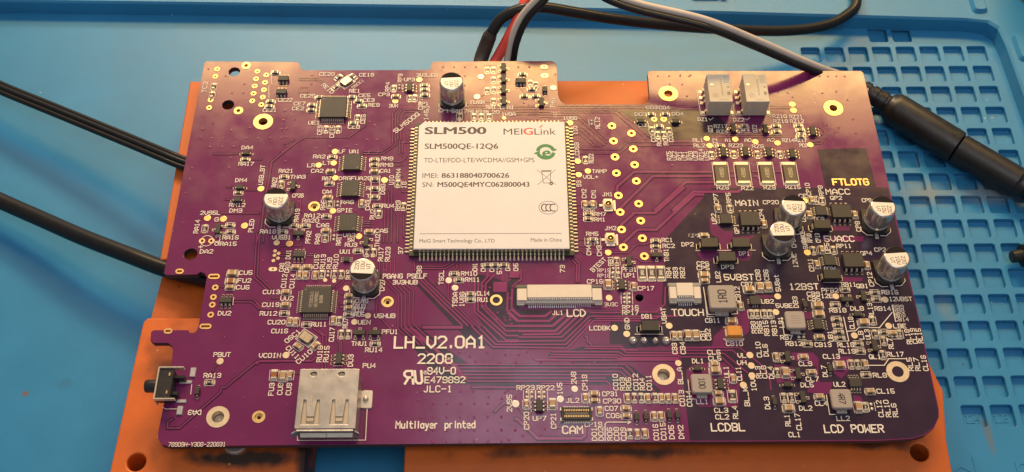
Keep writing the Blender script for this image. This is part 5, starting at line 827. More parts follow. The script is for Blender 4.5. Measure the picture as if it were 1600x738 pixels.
def body(w_, h_, z0, z1, b=.12, M=EPO, dot=None):
    m_ = MB(); q = lambda z, i: [(x, y, z) for x, y in rrect(0, 0, w_ - 2 * i, h_ - 2 * i, .08, 1)]
    zm = (z0 + z1) / 2; m_.rings([q(z0, b), q(zm, 0), q(z1, b)], 0)
    if dot: m_.lathe([(.28, z1 + .004), (.01, z1 + .005)], 14, 1, cx=dot[0], cy=dot[1], cap0=False)
    return m_.mesh('body', [M, CERK])
def ic(name, bw, bh, hz, sides, pitch, n, wl, a=.25, b=.25, c=.45, M=EPO, dot=None, lm=TIN, mixed=None):
    def f():
        l_ = MB()
        for sd_ in sides:
            e = (bw if sd_ in 'lr' else bh) / 2
            for i in range(n):
                p = (i - (n - 1) / 2) * pitch
                lead(l_, sd_, p, e, wl, hz * .5, a, b, c); pads(l_, sd_, p, e + a + b * .6, e + a + b + c + .15, wl + .1)
        return body(bw, bh, .1, hz, .12, M, dot), l_.mesh('leads', [lm, TINB])
    b_, l = shared((name, bw, bh, sides, n), f)
    return b_, l
def sot23(d_):
    def f():
        l_ = MB()
        for p in (-.95, .95): lead(l_, 'd', p, .65, .42, .55, .2, .2, .4); pads(l_, 'd', p, .95, 1.6, .75)
        lead(l_, 'u', 0, .65, .42, .55, .2, .2, .4); pads(l_, 'u', 0, .95, 1.6, .75)
        return body(2.9, 1.35, .08, 1.0, .12), l_.mesh('leads', [TINB, TINB])
    return shared('sot23', f)
ROT = dict(u=0, l=90, d=180, r=-90, h=0, v=90, a=45, b=-45, c=-35, e=-35)
DEC = {}
def deco(name, M, fn):
    m_ = MB(); fn(m_); return m_.mesh(name, [M] if not isinstance(M, list) else M)
capn = 0
for P in PART:
    k, x, y = P[:3]; o = P[3] if len(P) > 3 else 'h'; L3 = (x, y, 0)
    if k in PASS:
        nm, a = PASS[k]; ob(nm, shared(k, lambda: passive(*a)), cb, L3, ROT[o] + random.uniform(-2, 2))
    elif k == 'w': ob('solder_pad_pair', shared('w', empty_pads), cb, L3, ROT[o])
    elif k == 'q':
        b_, l = sot23(o); t_ = ob('transistor', b_, cb, L3, ROT[o] + random.uniform(-1.5, 1.5)); ob('leads', l, t_, kind='stuff')
    elif k in ('s6', 's5', 's8'):
        n = 4 if k == 's8' else 3
        b_, l = ic(k, 1.6 if n == 3 else 2.3, 2.9, 1.1, 'lr', .95 if n == 3 else .66, n, .42 if n == 3 else .3, lm=TINB)
        t_ = ob('integrated_circuit', b_, cb, L3, {'h': 0, 'v': 90}[o]); ob('leads', l, t_, kind='stuff')
    elif k == 'sotS':
        b_, l = ic('sotS', 1.5, 1.4, .7, 'lr', .5, 3, .2, .15, .15, .2); t_ = ob('integrated_circuit', b_, cb, L3, 0); ob('leads', l, t_, kind='stuff')
    elif k in ('d', 'd2'):
        bl, bw = (1.9, 1.35) if k == 'd' else (1.8, 1.15)
        b_, l = ic(k, bl, bw, 1.0, 'lr', 1, 1, .5 if k == 'd' else .45, .12, .15, .4, lm=TINB)
        t_ = ob('diode', b_, cb, L3, {'h': 0, 'v': 90}[o]); ob('leads', l, t_, kind='stuff')
    elif k == 'sma':
        b_, l = ic('sma', 4.2, 2.7, 2.2, 'lr', 1, 1, 1.5, .1, .15, .5, M=EPOG, lm=TINB); t_ = ob('power_diode', b_, cb, L3, 0); ob('leads', l, t_, kind='stuff')
    elif k == 'qfp':
        b_, l = ic('qfp', 7.0, 7.0, 1.4, 'lrud', .5, 12, .24, .3, .25, .45, dot=(-2.7, 2.7), lm=TINB); t_ = ob('integrated_circuit', b_, cb, L3, 0, label='large square black chip with fine leads on all four sides'); ob('leads', l, t_, kind='stuff')
        if o == 't':
            def f(m_):
                for i, s in enumerate(('GL850G', 'N01YGP8G21', 'YT2SC3J1')): lettering(m_, s, 1.1 - i * 1.15, .1, 90, 2.0 if i == 0 else 4.2, .75, 1.41, wf=.13)
            ob('marking', deco('marking', INKG, f), t_)
    elif k == 'tssop':
        b_, l = ic('tssop', 4.4, 5.0, 1.1, 'lr', .65, 7, .25, .3, .3, .5, dot=(1.5, -1.8), lm=TINB); t_ = ob('integrated_circuit', b_, cb, L3, 0); ob('leads', l, t_, kind='stuff')
        def f(m_):
            for i in range(6):
                for j in range(3): m_.strip([(-1.0 + j * .85, 1.9 - i * .52), (-1.0 + j * .85 + random.uniform(.2, .5), 1.9 - i * .52)], .12, 1.108)
        ob('marking', shared('tsm', lambda: deco('marking', mat('faint_print', (.085, .07, .055), .6), f)), t_)
    elif k == 'soic':
        b_, l = ic('soic', 5.0, 4.0, 1.6, 'ud', 1.27, 4, .45, .3, .3, .6, lm=TINB); t_ = ob('integrated_circuit', b_, cb, L3, 0); ob('leads', l, t_, kind='stuff')
    elif k == 'msop':
        b_, l = ic('msop', 3.0, 3.0, 1.0, 'lr', .5, 5, .24, .2, .2, .4, lm=TINB); t_ = ob('integrated_circuit', b_, cb, L3, 0); ob('leads', l, t_, kind='stuff')
    elif k == 'qfn':
        b_, l = ic('qfn', 2.6, 2.4, .8, 'lrd', .5, 3, .2, .02, .05, .15); t_ = ob('integrated_circuit', b_, cb, L3, 0); ob('leads', l, t_, kind='stuff')
    elif k == 'xtal':
        def f():
            m_ = MB(); m_.box(0, 0, 3.2, 2.5, .05, .45, 1, b=.05, r=.2); m_.box(0, 0, 2.85, 2.15, .45, .8, 0, b=.1, r=.3)
            for sx in (-1, 1):
                for sy in (-1, 1): m_.box(sx * 1.25, sy * .95, 1.1, .9, .03, .16, 2, b=.03)
            m_.strip([(-2, -1.6), (2, -1.6), (2, 1.6), (-2, 1.6), (-2, -1.6)], .15, .14, 3)
            return m_.mesh('crystal', [XTALM, CERK, TIN, SILKM])
        ob('crystal_oscillator', shared('xtal', f), cb, L3, ROT[o])
    elif k == 'cap':
        capn += 1
        def fb():
            m_ = MB(); L = [(-3.3, -2.2), (-2.2, -3.3), (3.3, -3.3), (3.3, 3.3), (-2.2, 3.3), (-3.3, 2.2)]; L = [(b, -a) for a, b in L]
            L = [(-2.2, -3.3), (2.2, -3.3), (3.3, -2.2), (3.3, 3.3), (-3.3, 3.3), (-3.3, -2.2)]
            m_.rings([[(a, b, z) for a, b in L] for z in (.1, 1.1)])
            return m_.mesh('base', [EPOG])
        def fc():
            m_ = MB(); r_ = 3.12
            m_.lathe([(r_ - .25, 1.0), (r_ - .05, 1.15), (r_, 1.35), (r_, 1.75), (r_ - .16, 1.95), (r_ - .16, 2.25), (r_, 2.45), (r_, 7.25), (r_ - .08, 7.5), (r_ - .3, 7.66), (r_ - .45, 7.69)], 40, cap1=False)
            return m_.mesh('can', [ALU])
        def ft():
            m_ = MB(); n = 40; r_ = 2.69; m_.poly(circle(0, 0, r_, n), 7.69); return m_.mesh('top', [ALUT])
        def fm():
            m_ = MB(); r_ = 2.95; a0 = math.asin(1.15 / r_); arc = [(r_ * math.cos(a0 + (math.pi - 2 * a0) * i / 16), r_ * math.sin(a0 + (math.pi - 2 * a0) * i / 16)) for i in range(17)]
            arc = [(x_ * .985, 1.15 + (y_ - 1.15) * .97) for x_, y_ in arc]; m_.poly(arc, 7.705)
            for i, s in enumerate(('220', '10V', 'VT')):
                lettering(m_, s, 1.35 - 1.35 * i, -.85, -90, [2.2, 2.2, 1.4][i], .95, 7.705, wf=.13)
            return m_.mesh('polarity_marking', [INK])
        def fl():
            m_ = MB()
            for s in (-1, 1): m_.box(0, s * 3.7, .9, 1.9, .04, .28, 0, b=.06)
            m_.strip([(-3.65, -1.2), (-3.65, -2.4), (-2.4, -3.65), (-.9, -3.65)], .18, .14, 1); m_.strip([(3.65, -1.2), (3.65, -2.4), (2.4, -3.65), (.9, -3.65)], .18, .14, 1)
            return m_.mesh('terminals', [TIN, SILKM])
        t_ = ob('electrolytic_capacitor', shared('capc', fc), cb, L3, (0 if o == 'B' else 180) + random.uniform(-4, 4), label='round aluminium electrolytic capacitor marked 220 10V VT on a black base')
        ob('base', shared('capb', fb), t_, rz=0 if o == 'B' else 180); ob('top', shared('capt', ft), t_); ob('polarity_marking', shared('capm', fm), t_); ob('terminals', shared('capl', fl), t_, rz=0 if o == 'B' else 180, kind='stuff')
    elif k == 'relay':
        def f():
            m_ = MB(); m_.box(0, 0, 6.1, 9.4, .5, 6.2, 0, b=.12, r=.18); return m_.mesh('relay', [RELAY])
        def fl():
            m_ = MB()
            for s in 'lr':
                for p in (-3.4, -.2, 1.6, 3.6): lead(m_, s, p if s == 'r' else -p, 2.9, .7, 1.1, .45, .2, .6, .2); pads(m_, s, p if s == 'r' else -p, 3.4, 4.3, 1.0)
            return m_.mesh('leads', [TINB, TINB])
        def fm():
            m_ = MB(); c_ = circle(-1.4, -2.6, .62, 16); m_.strip(c_ + [c_[0]], .1, 6.206); m_.strip([(-1.85, -3.0), (-.95, -2.2)], .1, 6.208); m_.strip([(-.6, -4.0), (1.9, -4.0)], .12, 6.206)
            for i in range(9): m_.strip([(.35, 2.6 - i * .62), (.75, 2.75 - i * .62)], .3, 6.206)
            m_.strip([(2.2, -2.4), (2.2, -1.3)], .8, 6.206); m_.strip([(2.25, .0), (2.25, .5)], .6, 6.206)
            return m_.mesh('marking', [mat('relay_print', (.27, .235, .18), .6)])
        def fp():
            m_ = MB(); m_.lathe([(.42, 6.1), (.42, 6.28), (.01, 6.33)], 14, cx=-2.0, cy=1.0); return m_.mesh('vent', [TINB])
        def fq():
            m_ = MB(); m_.box(2.0, 2.9, 1.5, 2.6, 6.1, 6.23, 0, b=.03); return m_.mesh('top_patch', [mat('relay_patch_grey', (.40, .40, .36), .5)])  # flat grey date patch on the relay top
        t_ = ob('relay', shared('relay', f), cb, L3, 0, label='boxy beige signal relay'); ob('leads', shared('relayl', fl), t_, kind='stuff'); ob('marking', shared('relaym', fm), t_, kind='stuff'); ob('vent', shared('relayv', fp), t_); ob('top_patch', shared('relayq', fq), t_)
    elif k == 'ind':
        sz, tx, an = P[3:6]; hh = 3.0 if sz > 5 else 2.0; b6 = sz + .7
        m_ = MB(); L = lambda z, i: [(a, b, z) for a, b in rrect(0, 0, b6 - 2 * i, b6 - 2 * i, .6, 4)]
        m_.rings([L(.15, .35), L(hh * .45, .3), L(hh * .55, .0), L(hh - .2, .0), L(hh, .2)], 0)
        t_ = ob('inductor', m_.mesh('inductor', [IND]), cb, L3, 0, label='square grey moulded inductor' + (' marked ' + tx if tx != '-' else ''))
        m_ = MB()
        for s in (-1, 1): m_.box(0, s * b6 * .5, b6 * .5, 1.1, .03, .5, 0, b=.05)
        m_.strip([(-b6 / 2 - .4, b6 / 2 - .6), (-b6 / 2 - .4, -b6 / 2 - .7), (-b6 * .3, -b6 / 2 - .7)], .18, .14, 1)
        ob('terminals', m_.mesh('terminals', [TIN, SILKM]), t_)
        if tx != '-': ob('marking', deco('marking', mat('inductor_print', (.035, .028, .024), .6), lambda q: lettering(q, tx, 0, 0, an, sz * .62, sz * .36, hh + .01, wf=.16)), t_)
        else: ob('marking', deco('marking', mat('inductor_fade', (.22, .18, .15), .6), lambda q: [q.strip([(-1.0, .9 - .6 * i), (1.0, .9 - .6 * i)], .12, hh + .006) for i in range(4)] and None), t_)
    elif k == 'tant':
        m_ = MB(); m_.box(0, 0, 3.4, 2.7, .15, 1.8, 0, b=.22, r=.25); t_ = ob('tantalum_capacitor', m_.mesh('tant', [ORNG]), cb, L3, 0, label='orange moulded tantalum capacitor')
        m_ = MB(); [m_.box(s * 1.75, 0, .6, 2.0, .03, .9, 0, b=.08) for s in (-1, 1)]; m_.strip([(-2.2, -1.75), (2.2, -1.75)], .16, .14, 1); m_.strip([(-2.2, 1.75), (2.2, 1.75)], .16, .14, 1); ob('terminals', m_.mesh('terminals', [TINB, SILKM]), t_)
    elif k == 'ufl':
        def f():
            m_ = MB(); m_.box(0, 0, 2.7, 2.6, .05, .55, 1, b=.06)
            for s in (-1, 1): m_.box(0, s * 1.5, 2.2, .8, .04, .4, 2, b=.06); 
            m_.box(-1.8, 0, .9, .7, .04, .3, 2, b=.05); m_.box(1.65, 0, .5, 3.2, .04, .16, 2, b=.03)
            m_.lathe([(1.0, .5), (1.0, 1.0), (.94, 1.2), (.80, 1.22), (.76, 1.0), (.74, .6)], 26, 0, cap1=False); m_.lathe([(.74, .6), (.01, .6)], 20, 3, cap0=False); m_.lathe([(.22, .6), (.2, 1.05), (.01, 1.1)], 12, 0)
            return m_.mesh('ufl', [GOLD, FFCW, TINB, mat('socket_shade', (.12, .08, .05), .6)])
        ob('coaxial_socket', shared('ufl', f), cb, L3, 0, label='tiny gold round coaxial antenna socket')
    elif k == 'r25':
        m_ = MB(); m_.box(0, 0, 3.15, 5.2, .05, .6, 0, b=.04)
        for s in (-1, 1): m_.box(0, s * 2.85, 3.2, .75, .05, .64, 1, b=.08); m_.box(0, s * 3.2, 3.5, 1.1, .03, .14, 1, b=.03); m_.strip([(s * 2.0, -3.6), (s * 2.0, 3.7)], .16, .14, 2)
        t_ = ob('power_resistor', shared('r25', lambda: m_.mesh('r25', [mat('resistor_brown', (.075, .055, .030), .45, var=.15, vscale=10), TINB, SILKM])), cb, L3, 0, label='large flat chip resistor marked 4990')
        ob('marking', shared('r25m', lambda: deco('marking', mat('resistor_print', (.60, .50, .32), .6), lambda q: lettering(q, '4990', .1, 0, 90, 2.9, 1.0, .612, wf=.13))), t_)
    elif k == 'r12':
        def f():
            m_ = MB(); m_.box(0, 0, 1.6, 2.3, .05, .55, 0, b=.04)
            for s in (-1, 1): m_.box(0, s * 1.35, 1.62, .55, .05, .6, 1, b=.08); m_.box(0, s * 1.75, 1.8, .9, .03, .14, 1, b=.03); m_.strip([(s * 1.08, -2.1), (s * 1.08, 2.2)], .16, .14, 2)
            lettering(m_, '3R0', 0, 0, 90, 1.4, .7, .56, 2, wf=.15)
            return m_.mesh('r12', [CERR, TINB, SILKM])
        ob('chip_resistor', shared('r12', f), cb, L3, 0)
    elif k == 'btb':
        m_ = MB(); m_.box(0, 0, 6.7, 3.0, .1, .5, 0, b=.04)
        for s in (-1, 1): m_.box(0, s * 1.2, 5.8, .5, .4, 1.0, 0, b=.05); m_.box(s * 3.1, 0, .55, 2.9, .4, 1.0, 0, b=.05)
        m_.box(0, 0, 5.4, .7, .4, .85, 2, b=.05); t_ = ob('board_connector', m_.mesh('btb', [EPOG, TIN, CERK]), cb, L3, 0, label='low black board-to-board camera connector with gold contacts')
        m_ = MB()
        for i in range(15):
            for s in 'ud': lead(m_, s, (i - 7) * .38, 1.35, .2, .35, .1, .1, .5); m_.box((i - 7) * .38, .72 if s == 'u' else -.72, .22, .5, .5, 1.02, 1, b=.03)
        ob('contacts', m_.mesh('contacts', [TINB, GOLD]), t_, kind='stuff')
        m_ = MB(); [m_.box(s * 3.3, q * 1.2, .8, .8, .03, .5, 0, b=.05) for s in (-1, 1) for q in (-1, 1)]; ob('terminals', m_.mesh('terminals', [TINB]), t_)
    elif k == 'ffc':
        n = int(P[3]); W = float(P[4]); cw = 15.4 if n > 10 else 4.0
        m_ = MB(); m_.box(0, -.5, W, 4.0, .1, 1.0, 0, b=.06); t_ = ob('ribbon_connector', m_.mesh('ffc', [FFCW]), cb, L3, 0, label='cream flat-cable connector for the %s' % ('display' if n > 10 else 'touch panel'))
        m_ = MB(); m_.box(0, .2, cw, 3.6, .9, 1.9, 0, b=.12)
        ww = (W - cw) / 2
        for s in (-1, 1): m_.box(s * (cw + ww) / 2, -.55, ww - .1, 3.3, .9, 1.65, 0, b=.12)
        ob('housing', m_.mesh('housing', [FFCW]), t_)
        m_ = MB()
        for s in (-1, 1): m_.box(s * (cw + ww) / 2, 1.75, ww + .4, 1.0, .3, 1.45, 0, b=.15, r=.35 if n < 10 else .1)
        ob('slider', m_.mesh('slider', [FFCG if n > 10 else mat('light_slider', (.30, .28, .25), .5)]), t_)
        m_ = MB()
        for s in (-1, 1): m_.box(s * (W / 2 - .9), -2.5, 1.8, .8, .04, .7, 0, b=.08)
        ob('anchor', m_.mesh('anchor', [TINB]), t_)
        m_ = MB(); pt = .5
        for i in range(n):
            xx = (i - (n - 1) / 2) * pt; m_.box(xx, -1.75, .22, .5, 1.0, 1.75, 0, b=.03); lead(m_, 'd', xx, 1.95, .2, .7, .05, .25, 1.1, .1)
        ob('contacts', m_.mesh('contacts', [TIN, TINB]), t_, kind='stuff')
    elif k == 'usb':
        zt = 6.9; W, D = 13.2, 14.1
        m_ = MB()                                                    # folded shell with cut-outs for the two spring tongues
        outl = rrect(0, 0, W, D, .25, 2); win = [stadium(s * 3.1 - .4, D / 2 - 1.25, 1.5, 1.2, 4) for s in (-1, 1)]
        def tongue(s):
            c = s * 3.15 - .25; return [(c - 2.0, -6.2), (c + 2.0, -6.2), (c + 1.75, -.3), (c + 1.2, -.3), (c + .95, -3.4), (c + .85, -4.3), (c - .85, -4.3), (c - .95, -3.4), (c - 1.2, -.3), (c - 1.75, -.3)]
        sh = sheet_from_curves('usb_shell', outl, win + [tongue(-1), tongue(1)], zt - .35, zt, [STEEL], bev=.08)
        t_ = ob('usb_socket', sh, cb, L3, 0, label='silver USB socket with two spring tongues at the front edge of the board')
        m_ = MB()
        for s in (-1, 1): m_.box(s * (W / 2 - .15), 0, .3, D, .2, zt - .36, 0, b=.04)
        m_.box(0, D / 2 - .15, W - .62, .3, .2, zt - .36, 0, b=.04); m_.box(0, -.1, W - .62, D - .8, .2, 3.6, 0, b=.04); ob('side_wall', m_.mesh('side_wall', [STEEL]), t_)
        m_ = MB(); q = [(-D / 2, zt - .3), (-D / 2 - .55, zt - .0), (-D / 2 - .75, zt - .15), (-D / 2 - .2, zt - .55)]
        m_.rings([[(xx, a, b) for a, b in q] for xx in (-W / 2 + .5, W / 2 - .5)]); q2 = [(-D / 2, 3.9), (-D / 2 - .75, 3.6), (-D / 2 - .85, 3.85), (-D / 2, 4.3)]
        m_.rings([[(xx, a, b) for a, b in q2] for xx in (-W / 2 + .9, -.05)]); m_.rings([[(xx, a, b) for a, b in q2] for xx in (.05, W / 2 - .9)])
        for s in (-1, 1):
            q3 = [(s * (W / 2 - .3), -D / 2), (s * (W / 2 + .7), -D / 2 - .7), (s * (W / 2 + .7), -D / 2 - .95), (s * (W / 2 - .5), -D / 2 - .25)]
            m_.rings([[(a, b, z) for a, b in q3] for z in (4.0, zt - .9)])
        ob('flared_lip', m_.mesh('flared_lip', [STEEL]), t_)
        for s in (-1, 1):
            c = s * 3.15 - .25; m_ = MB()
            m_.box(c, -3.2, 4.6, 6.6, zt - .8, zt - .5, 0, b=.05); m_.box(c, -4.95, 1.8, 1.1, zt - .5, zt - .12, 0, b=.15)
            m_.strip([(c, .6), (c, -1.9)], .35, zt + .05, 0, h=.1)
            ob('spring_tongue', m_.mesh('spring_tongue', [mat('tongue_metal', (.62, .50, .34), .35, metal=.85)]), t_)
        m_ = MB(); m_.box(W / 2 + 1.2, 2.6, 2.6, 4.4, .04, .35, 0, b=.1, r=.3); q_ = MB(); q_.box(-W / 2 - .6, 2.6, 1.4, 4.4, .04, .3, 0, b=.08); ob('mounting_tab', q_.mesh('mounting_tab', [TINB]), t_); m_.lathe([(.7, .3), (.62, .8), (.3, 1.1), (.01, 1.15)], 14, 0, cx=W / 2 + 1.0, cy=2.6)
        ob('mounting_tab', m_.mesh('mounting_tab', [TINB]), t_)
        m_ = MB(); m_.box(0, .3, W - 1.6, D - 1.8, 3.65, 4.9, 0, b=.1); ob('tongue_insert', m_.mesh('tongue_insert', [EPOG]), t_)
        m_ = MB(); m_.box(0, D / 2 - 1.5, W - 1.4, 1.9, zt - .95, zt - .6, 0, b=.05); ob('contact_plate', m_.mesh('contact_plate', [MATS['tongue_metal']]), t_)
# ---- side push button on the left edge
bx, by = BTN[0]
m_ = MB(); m_.box(0, 0, 3.2, 7.0, .3, 3.2, 0, b=.12, r=.2); m_.box(2.6, 2.0, 2.6, .8, .2, 2.4, 0, b=.1); m_.box(2.0, -1.8, 1.6, .8, .2, 2.0, 0, b=.1)
btn = ob('push_button', m_.mesh('push_button', [EPOG]), cb, (bx, by, 0), 0, label='black side push button in a metal bracket on the left edge')
m_ = MB(); m_.box(-1.8, 0, .32, 8.0, .2, 3.6, 0, b=.05); m_.box(1.05, 3.85, 5.4, .32, 2.3, 3.6, 0, b=.05); m_.box(.6, -3.85, 4.5, .32, 2.6, 3.6, 0, b=.05)
ob('bracket', m_.mesh('bracket', [TINB]), btn)
m_ = MB(); m_.lathe([(1.5, 0), (1.5, 2.4), (1.35, 2.7), (.01, 2.75)], 24); m_.xf(Matrix.Translation((-1.95, -.1, 1.9)) @ Matrix.Rotation(-math.pi / 2, 4, 'Y')); ob('plunger', m_.mesh('plunger', [EPOG]), btn)
for s in (-1, 1): m_ = MB(); m_.box(.75, s * 2.2, .35, .8, 3.1, 3.4, 0, b=.04); ob('pin', m_.mesh('pin', [GOLD]), btn)
for a in ((5.0, 4.1, 1.3, 2.3, .04, .4), (3.7, 1.7, 2.8, .8, .04, .3), (3.4, -3.0, 2.2, .8, .04, .3), (3.4, -5.3, 1.3, 2.1, .04, .45)): m_ = MB(); m_.box(*a, 0, b=.1); ob('solder_tab', m_.mesh('solder_tab', [TIN]), btn)
# ---- radio module
MX, MY = -2.15, 15.5
m_ = MB(); m_.box(0, 0, 40.3, 40.6, .12, .9, 0, b=.05, r=.2); md = ob('radio_module', m_.mesh('module', [MPCB]), cb, (MX, MY, 0), 0, label='large square radio module under a white printed label')
m_ = MB()
def castle(side, p):
    e = 20.15 if side in 'lr' else 20.3
    for z0, z1, o0, o1 in ((.3, .93, e - .9, e + .04), (.05, .42, e - .1, e + 1.15)):
        c = (o0 + o1) / 2; L = o1 - o0; x_, y_, sx, sy = {'r': (c, p, L, .5), 'l': (-c, p, L, .5), 'u': (p, c, .5, L), 'd': (p, -c, .5, L)}[side]
        m_.box(x_, y_, sx, sy, z0, z1, 0, b=.12)
for i in range(37):
    p = (i - 18) * 1.045
    castle('l', p); castle('r', p)
    if i < 36: p = (i - 17.5) * 1.0; castle('d', p); castle('u', p)
ob('castellated_pads', m_.mesh('castellated_pads', [mat('pad_solder', (.70, .58, .40), .3, metal=.7)]), md, kind='stuff')
LW, LH = 38.1, 38.9
sh = [(-LW / 2 + 1.3, LH / 2), (-LW / 2, LH / 2 - 1.3), (-LW / 2, -LH / 2), (LW / 2, -LH / 2), (LW / 2, LH / 2)]
ob('shield_can', sheet_from_curves('shield', sh, [], .9, 2.5, [SHIELD], bev=.2), md)
sh2 = [(x * .992, y * .992) for x, y in sh]
lb = ob('label_sheet', sheet_from_curves('label', sh2, [], 2.505, 2.6, [LABEL], bev=.02), md)
zl = 2.61
S = 38.1 / 233.0                                                    # label artwork is laid out in its own 233-wide grid
def LX(a, b): return ((a - 116.5) * S, (112.5 - b) * S * 1.06)
def done(name): 
    global m_
    ob(name, m_.mesh(name, [LINK, LRED, LGRN]), md); m_ = MB()
m_ = MB()
def lt(s, x0, x1, yc, h, bold=0, mi=0):
    X0, Y = LX(x0, yc); X1, _ = LX(x1, yc); font_mesh(m_, s, (X0 + X1) / 2, Y, X1 - X0, h * S * 1.06, zl, mi, bold)
def ls(P, wd, mi=0, dz=0): m_.strip([LX(*p) for p in P], wd, zl + .004 + dz, mi, ext=.02)
def arc(cx, cy, rx, ry, a0, a1, n=20): return [(cx + rx * math.cos(math.radians(a0 + (a1 - a0) * i / n)), cy - ry * math.sin(math.radians(a0 + (a1 - a0) * i / n))) for i in range(n + 1)]
for a in (('SLM500', 10, 106, 17, 13.5, .03), ('SLM500QE-12Q6', 11, 126, 46, 10.3, .014), ('TD-LTE/FDD-LTE/WCDMA//GSM+GPS', 11, 183, 71.5, 8.6), ('IMEI:', 9.5, 34, 99, 9), ('863188040700626', 39, 143, 99, 9, .014),
          ('SN:', 10, 27, 115, 9), ('M500QE4MYC062800043', 33, 174, 115, 9, .014), ('MeiG Smart Technology Co., LTD', 9, 121, 211, 6.2), ('Made in China', 175, 221, 210, 6.2)): lt(*a); done('printed_line')
lt('MEI', 135, 165, 19, 12, .0); lt('G', 166.5, 181, 18.5, 13.5, .018, 1); lt('Link', 184, 218, 19, 12.5, .0); ls([(192.5, 12), (197, 7.5)], .3, 1); done('printed_logo')
ls([(9, 199.5), (221, 199.5)], .12); done('printed_rule')
ls(arc(201, 57, 12.5, 11.5, 15, 172), .95, 2); ls(arc(201, 57, 12.5, 11.5, 195, 352), .95, 2, .002); ls([(183.5, 60.5), (190.5, 57), (190, 62)], .5, 2, .004); ls([(211.5, 55), (218, 52.5)], .5, 2, .004)
font_mesh(m_, 'e', *LX(201, 57.5), 1.9, 3.2, zl, 2, .02); done('green_recycling_mark')
ls([(187, 90), (215, 116)], .1); ls([(187, 116), (215, 90)], .1, 0, .002); ls([(194, 93), (208, 93), (206.5, 113), (196, 113), (194, 93)], .13, 0, .004); ls([(193, 91.5), (209, 91)], .22, 0, .006); ls(arc(208, 114, 2, 2, 0, 360, 12), .3, 0, .006); done('crossed_bin_mark')
ls(arc(202.5, 156, 14.5, 11, 0, 360, 32), .12)
for i in range(3): ls(arc(197 + i * 6.5, 156, 5, 6, 55, 305, 14), .28, 0, .002)
done('certification_mark')
# ---- lettering on the board
ob('silkscreen_lettering', sk.mesh('silkscreen', [SILKM]), cb); ob('gold_lettering', gd.mesh('gold_lettering', [GOLD]), cb)
# ================================================================ cables
def mm_path(P, sub=8): return catmull(P, sub)
def offset(P, d):
    o = []
    for i, p in enumerate(P):
        t = P[min(i + 1, len(P) - 1)] - P[max(i - 1, 0)]; n = Vector((-t.y, t.x, 0)).normalized(); o.append(p + n * d)
    return o
rb = thing('ribbon_cable', 'flat black three-strand cable leaving the upper left edge of the board', 'cable')
base = mm_path(RIBBON)
for i in range(3):
    m_ = MB(); o_ = [p + Vector((0, 0, .5 * (i % 2))) for p in offset(base, (i - 1) * 1.25)]; tube(m_, o_, .78, 12); ob('strand', m_.mesh('strand', [BLK]), rb)
m_ = MB(); tube(m_, mm_path(CABLE), 2.15, 20); ob('round_cable', m_.mesh('round_cable', [BLK]), None, label='thick round glossy black cable entering the notch at lower left', category='cable')
bk = thing('black_cable', 'black cable curving from behind the board across the top of the mat', 'cable')
P = mm_path(BLACK); m_ = MB(); tube(m_, P, 1.55, 16); ob('jacket', m_.mesh('jacket', [BLK]), bk); m_ = MB(); tube(m_, P[:25], lambda u: 2.0 if u < .95 else 1.75, 16); ob('heat_shrink_sleeve', m_.mesh('sleeve', [BRN]), bk)
m_ = MB(); tube(m_, mm_path(RED), 1.45, 14); ob('red_wire', m_.mesh('red_wire', [REDM]), None, label='red wire rising from behind the board top edge', category='wire')
tw = thing('twin_wire', 'grey and black twin wire looping from the board to the round power plug', 'wire')
P = mm_path(TWIN); m_ = MB(); tube(m_, [p + Vector((0, 0, .5)) for p in offset(P, .8)], .95, 14); ob('grey_conductor', m_.mesh('grey_conductor', [GRYW]), tw); m_ = MB(); tube(m_, [p - Vector((0, 0, .4)) for p in offset(P, -.8)], .95, 14); ob('black_conductor', m_.mesh('black_conductor', [BLK]), tw)
def along(P, prof, seg=24):
    P = [Vector(p) for p in P]; seglen = [(b - a).length for a, b in zip(P, P[1:])]; tot = sum(seglen)
    def at(d):
        for a, b, l in zip(P, P[1:], seglen):
            if d <= l: return a + (b - a) * (d / l)
            d -= l
        return P[-1]
    mb_ = MB(); pts = [at(min(d, tot - .001)) for d, r in prof]; R_ = []
    for i, (p, (d, r)) in enumerate(zip(pts, prof)):
        t = (at(min(d + 1.5, tot)) - at(max(d - 1.5, 0))).normalized(); a = t.cross(Vector((0, 0, 1))).normalized(); b = a.cross(t)
        R_.append([tuple(p + a * (r * math.cos(2 * math.pi * k / seg)) + b * (r * math.sin(2 * math.pi * k / seg))) for k in range(seg)])
    mb_.rings(R_, 0, True, True, True); return mb_
pl = thing('power_plug', 'long black round power plug and socket pair lying on the pocketed mat', 'plug')
pr1 = [(0, 2.2)]; d = 1.0
for i in range(5): pr1 += [(d, 2.6 + i * .12), (d + 1.6, 2.6 + i * .12), (d + 1.75, 2.2 + i * .12), (d + 2.5, 2.2 + i * .12)]; d += 2.7
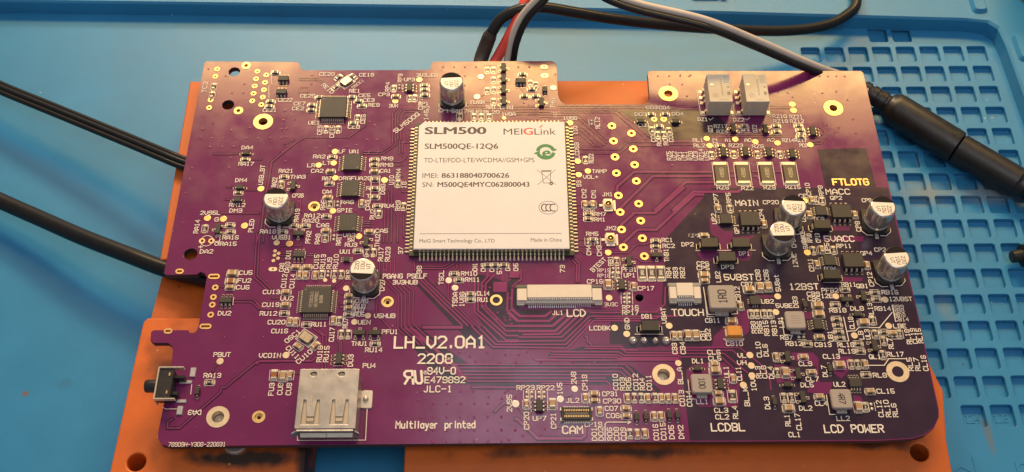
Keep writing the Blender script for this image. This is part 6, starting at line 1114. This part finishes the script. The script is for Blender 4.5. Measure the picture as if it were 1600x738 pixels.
pr1 += [(d + .3, 3.7), (d + 1.2, 4.1), (d + 1.8, 4.6), (d + 3, 4.7), (d + 21.5, 4.75), (d + 22.4, 4.6), (d + 22.6, 3.6)]
ob('socket_body', along(PLUG, pr1).mesh('socket_body', [mat('plug_plastic', (.013, .012, .012), .42, var=.25, vscale=6, bump=.08, bscale=50)]), pl)
d2 = d + 22.7; pr2 = [(d2, 3.7), (d2 + .3, 4.3), (d2 + 18, 4.25), (d2 + 18.6, 3.6)]; d3 = d2 + 19
for i in range(6): pr2 += [(d3, 3.5 - i * .15), (d3 + 1.4, 3.5 - i * .15), (d3 + 1.5, 2.9 - i * .12), (d3 + 2.2, 2.9 - i * .12)]; d3 += 2.4
ob('plug_body', along(PLUG, pr2).mesh('plug_body', [MATS['plug_plastic']]), pl)
ob('connector_end', along(STUB, [(0, 1.2), (.2, 1.6), (3, 1.7), (3.1, 2.9), (6, 3.1), (12, 3.1)]).mesh('connector_end', [MATS['plug_plastic']]), None, label='black connector end at the right edge of the mat', category='plug')
# ================================================================ things on the rim
jr = thing('plastic_jar', 'pale tan round jar with orange base at the top right corner', 'jar', (JAR[0][0], JAR[0][1], -15))
m_ = MB(); m_.lathe([(23, 3.2), (23.3, 5), (23.3, 22), (22, 24), (.01, 24.5)], 64); ob('body', m_.mesh('jar_body', [mat('jar_tan', (.42, .38, .22), .4)]), jr)
m_ = MB(); m_.lathe([(24, .02), (24.3, .6), (24.2, 2.6), (23.4, 3.2)], 64); ob('base', m_.mesh('jar_base', [mat('jar_orange', (.65, .22, .05), .5)]), jr)
cl = thing('plastic_clip', 'small tan plastic clip with a white end at the top edge', 'clip', (CLIP[0][0], CLIP[0][1], -15))
m_ = MB(); m_.box(0, 1.6, 9, 4, .05, 1.6, 0, b=.4, r=1.0); ob('body', m_.mesh('clip_body', [mat('clip_tan', (.55, .33, .14), .5)]), cl)
m_ = MB(); m_.box(5.4, 1.4, 1.6, 4.6, .05, 1.3, 0, b=.3); ob('end', m_.mesh('clip_end', [mat('clip_cream', (.8, .66, .42), .5)]), cl)
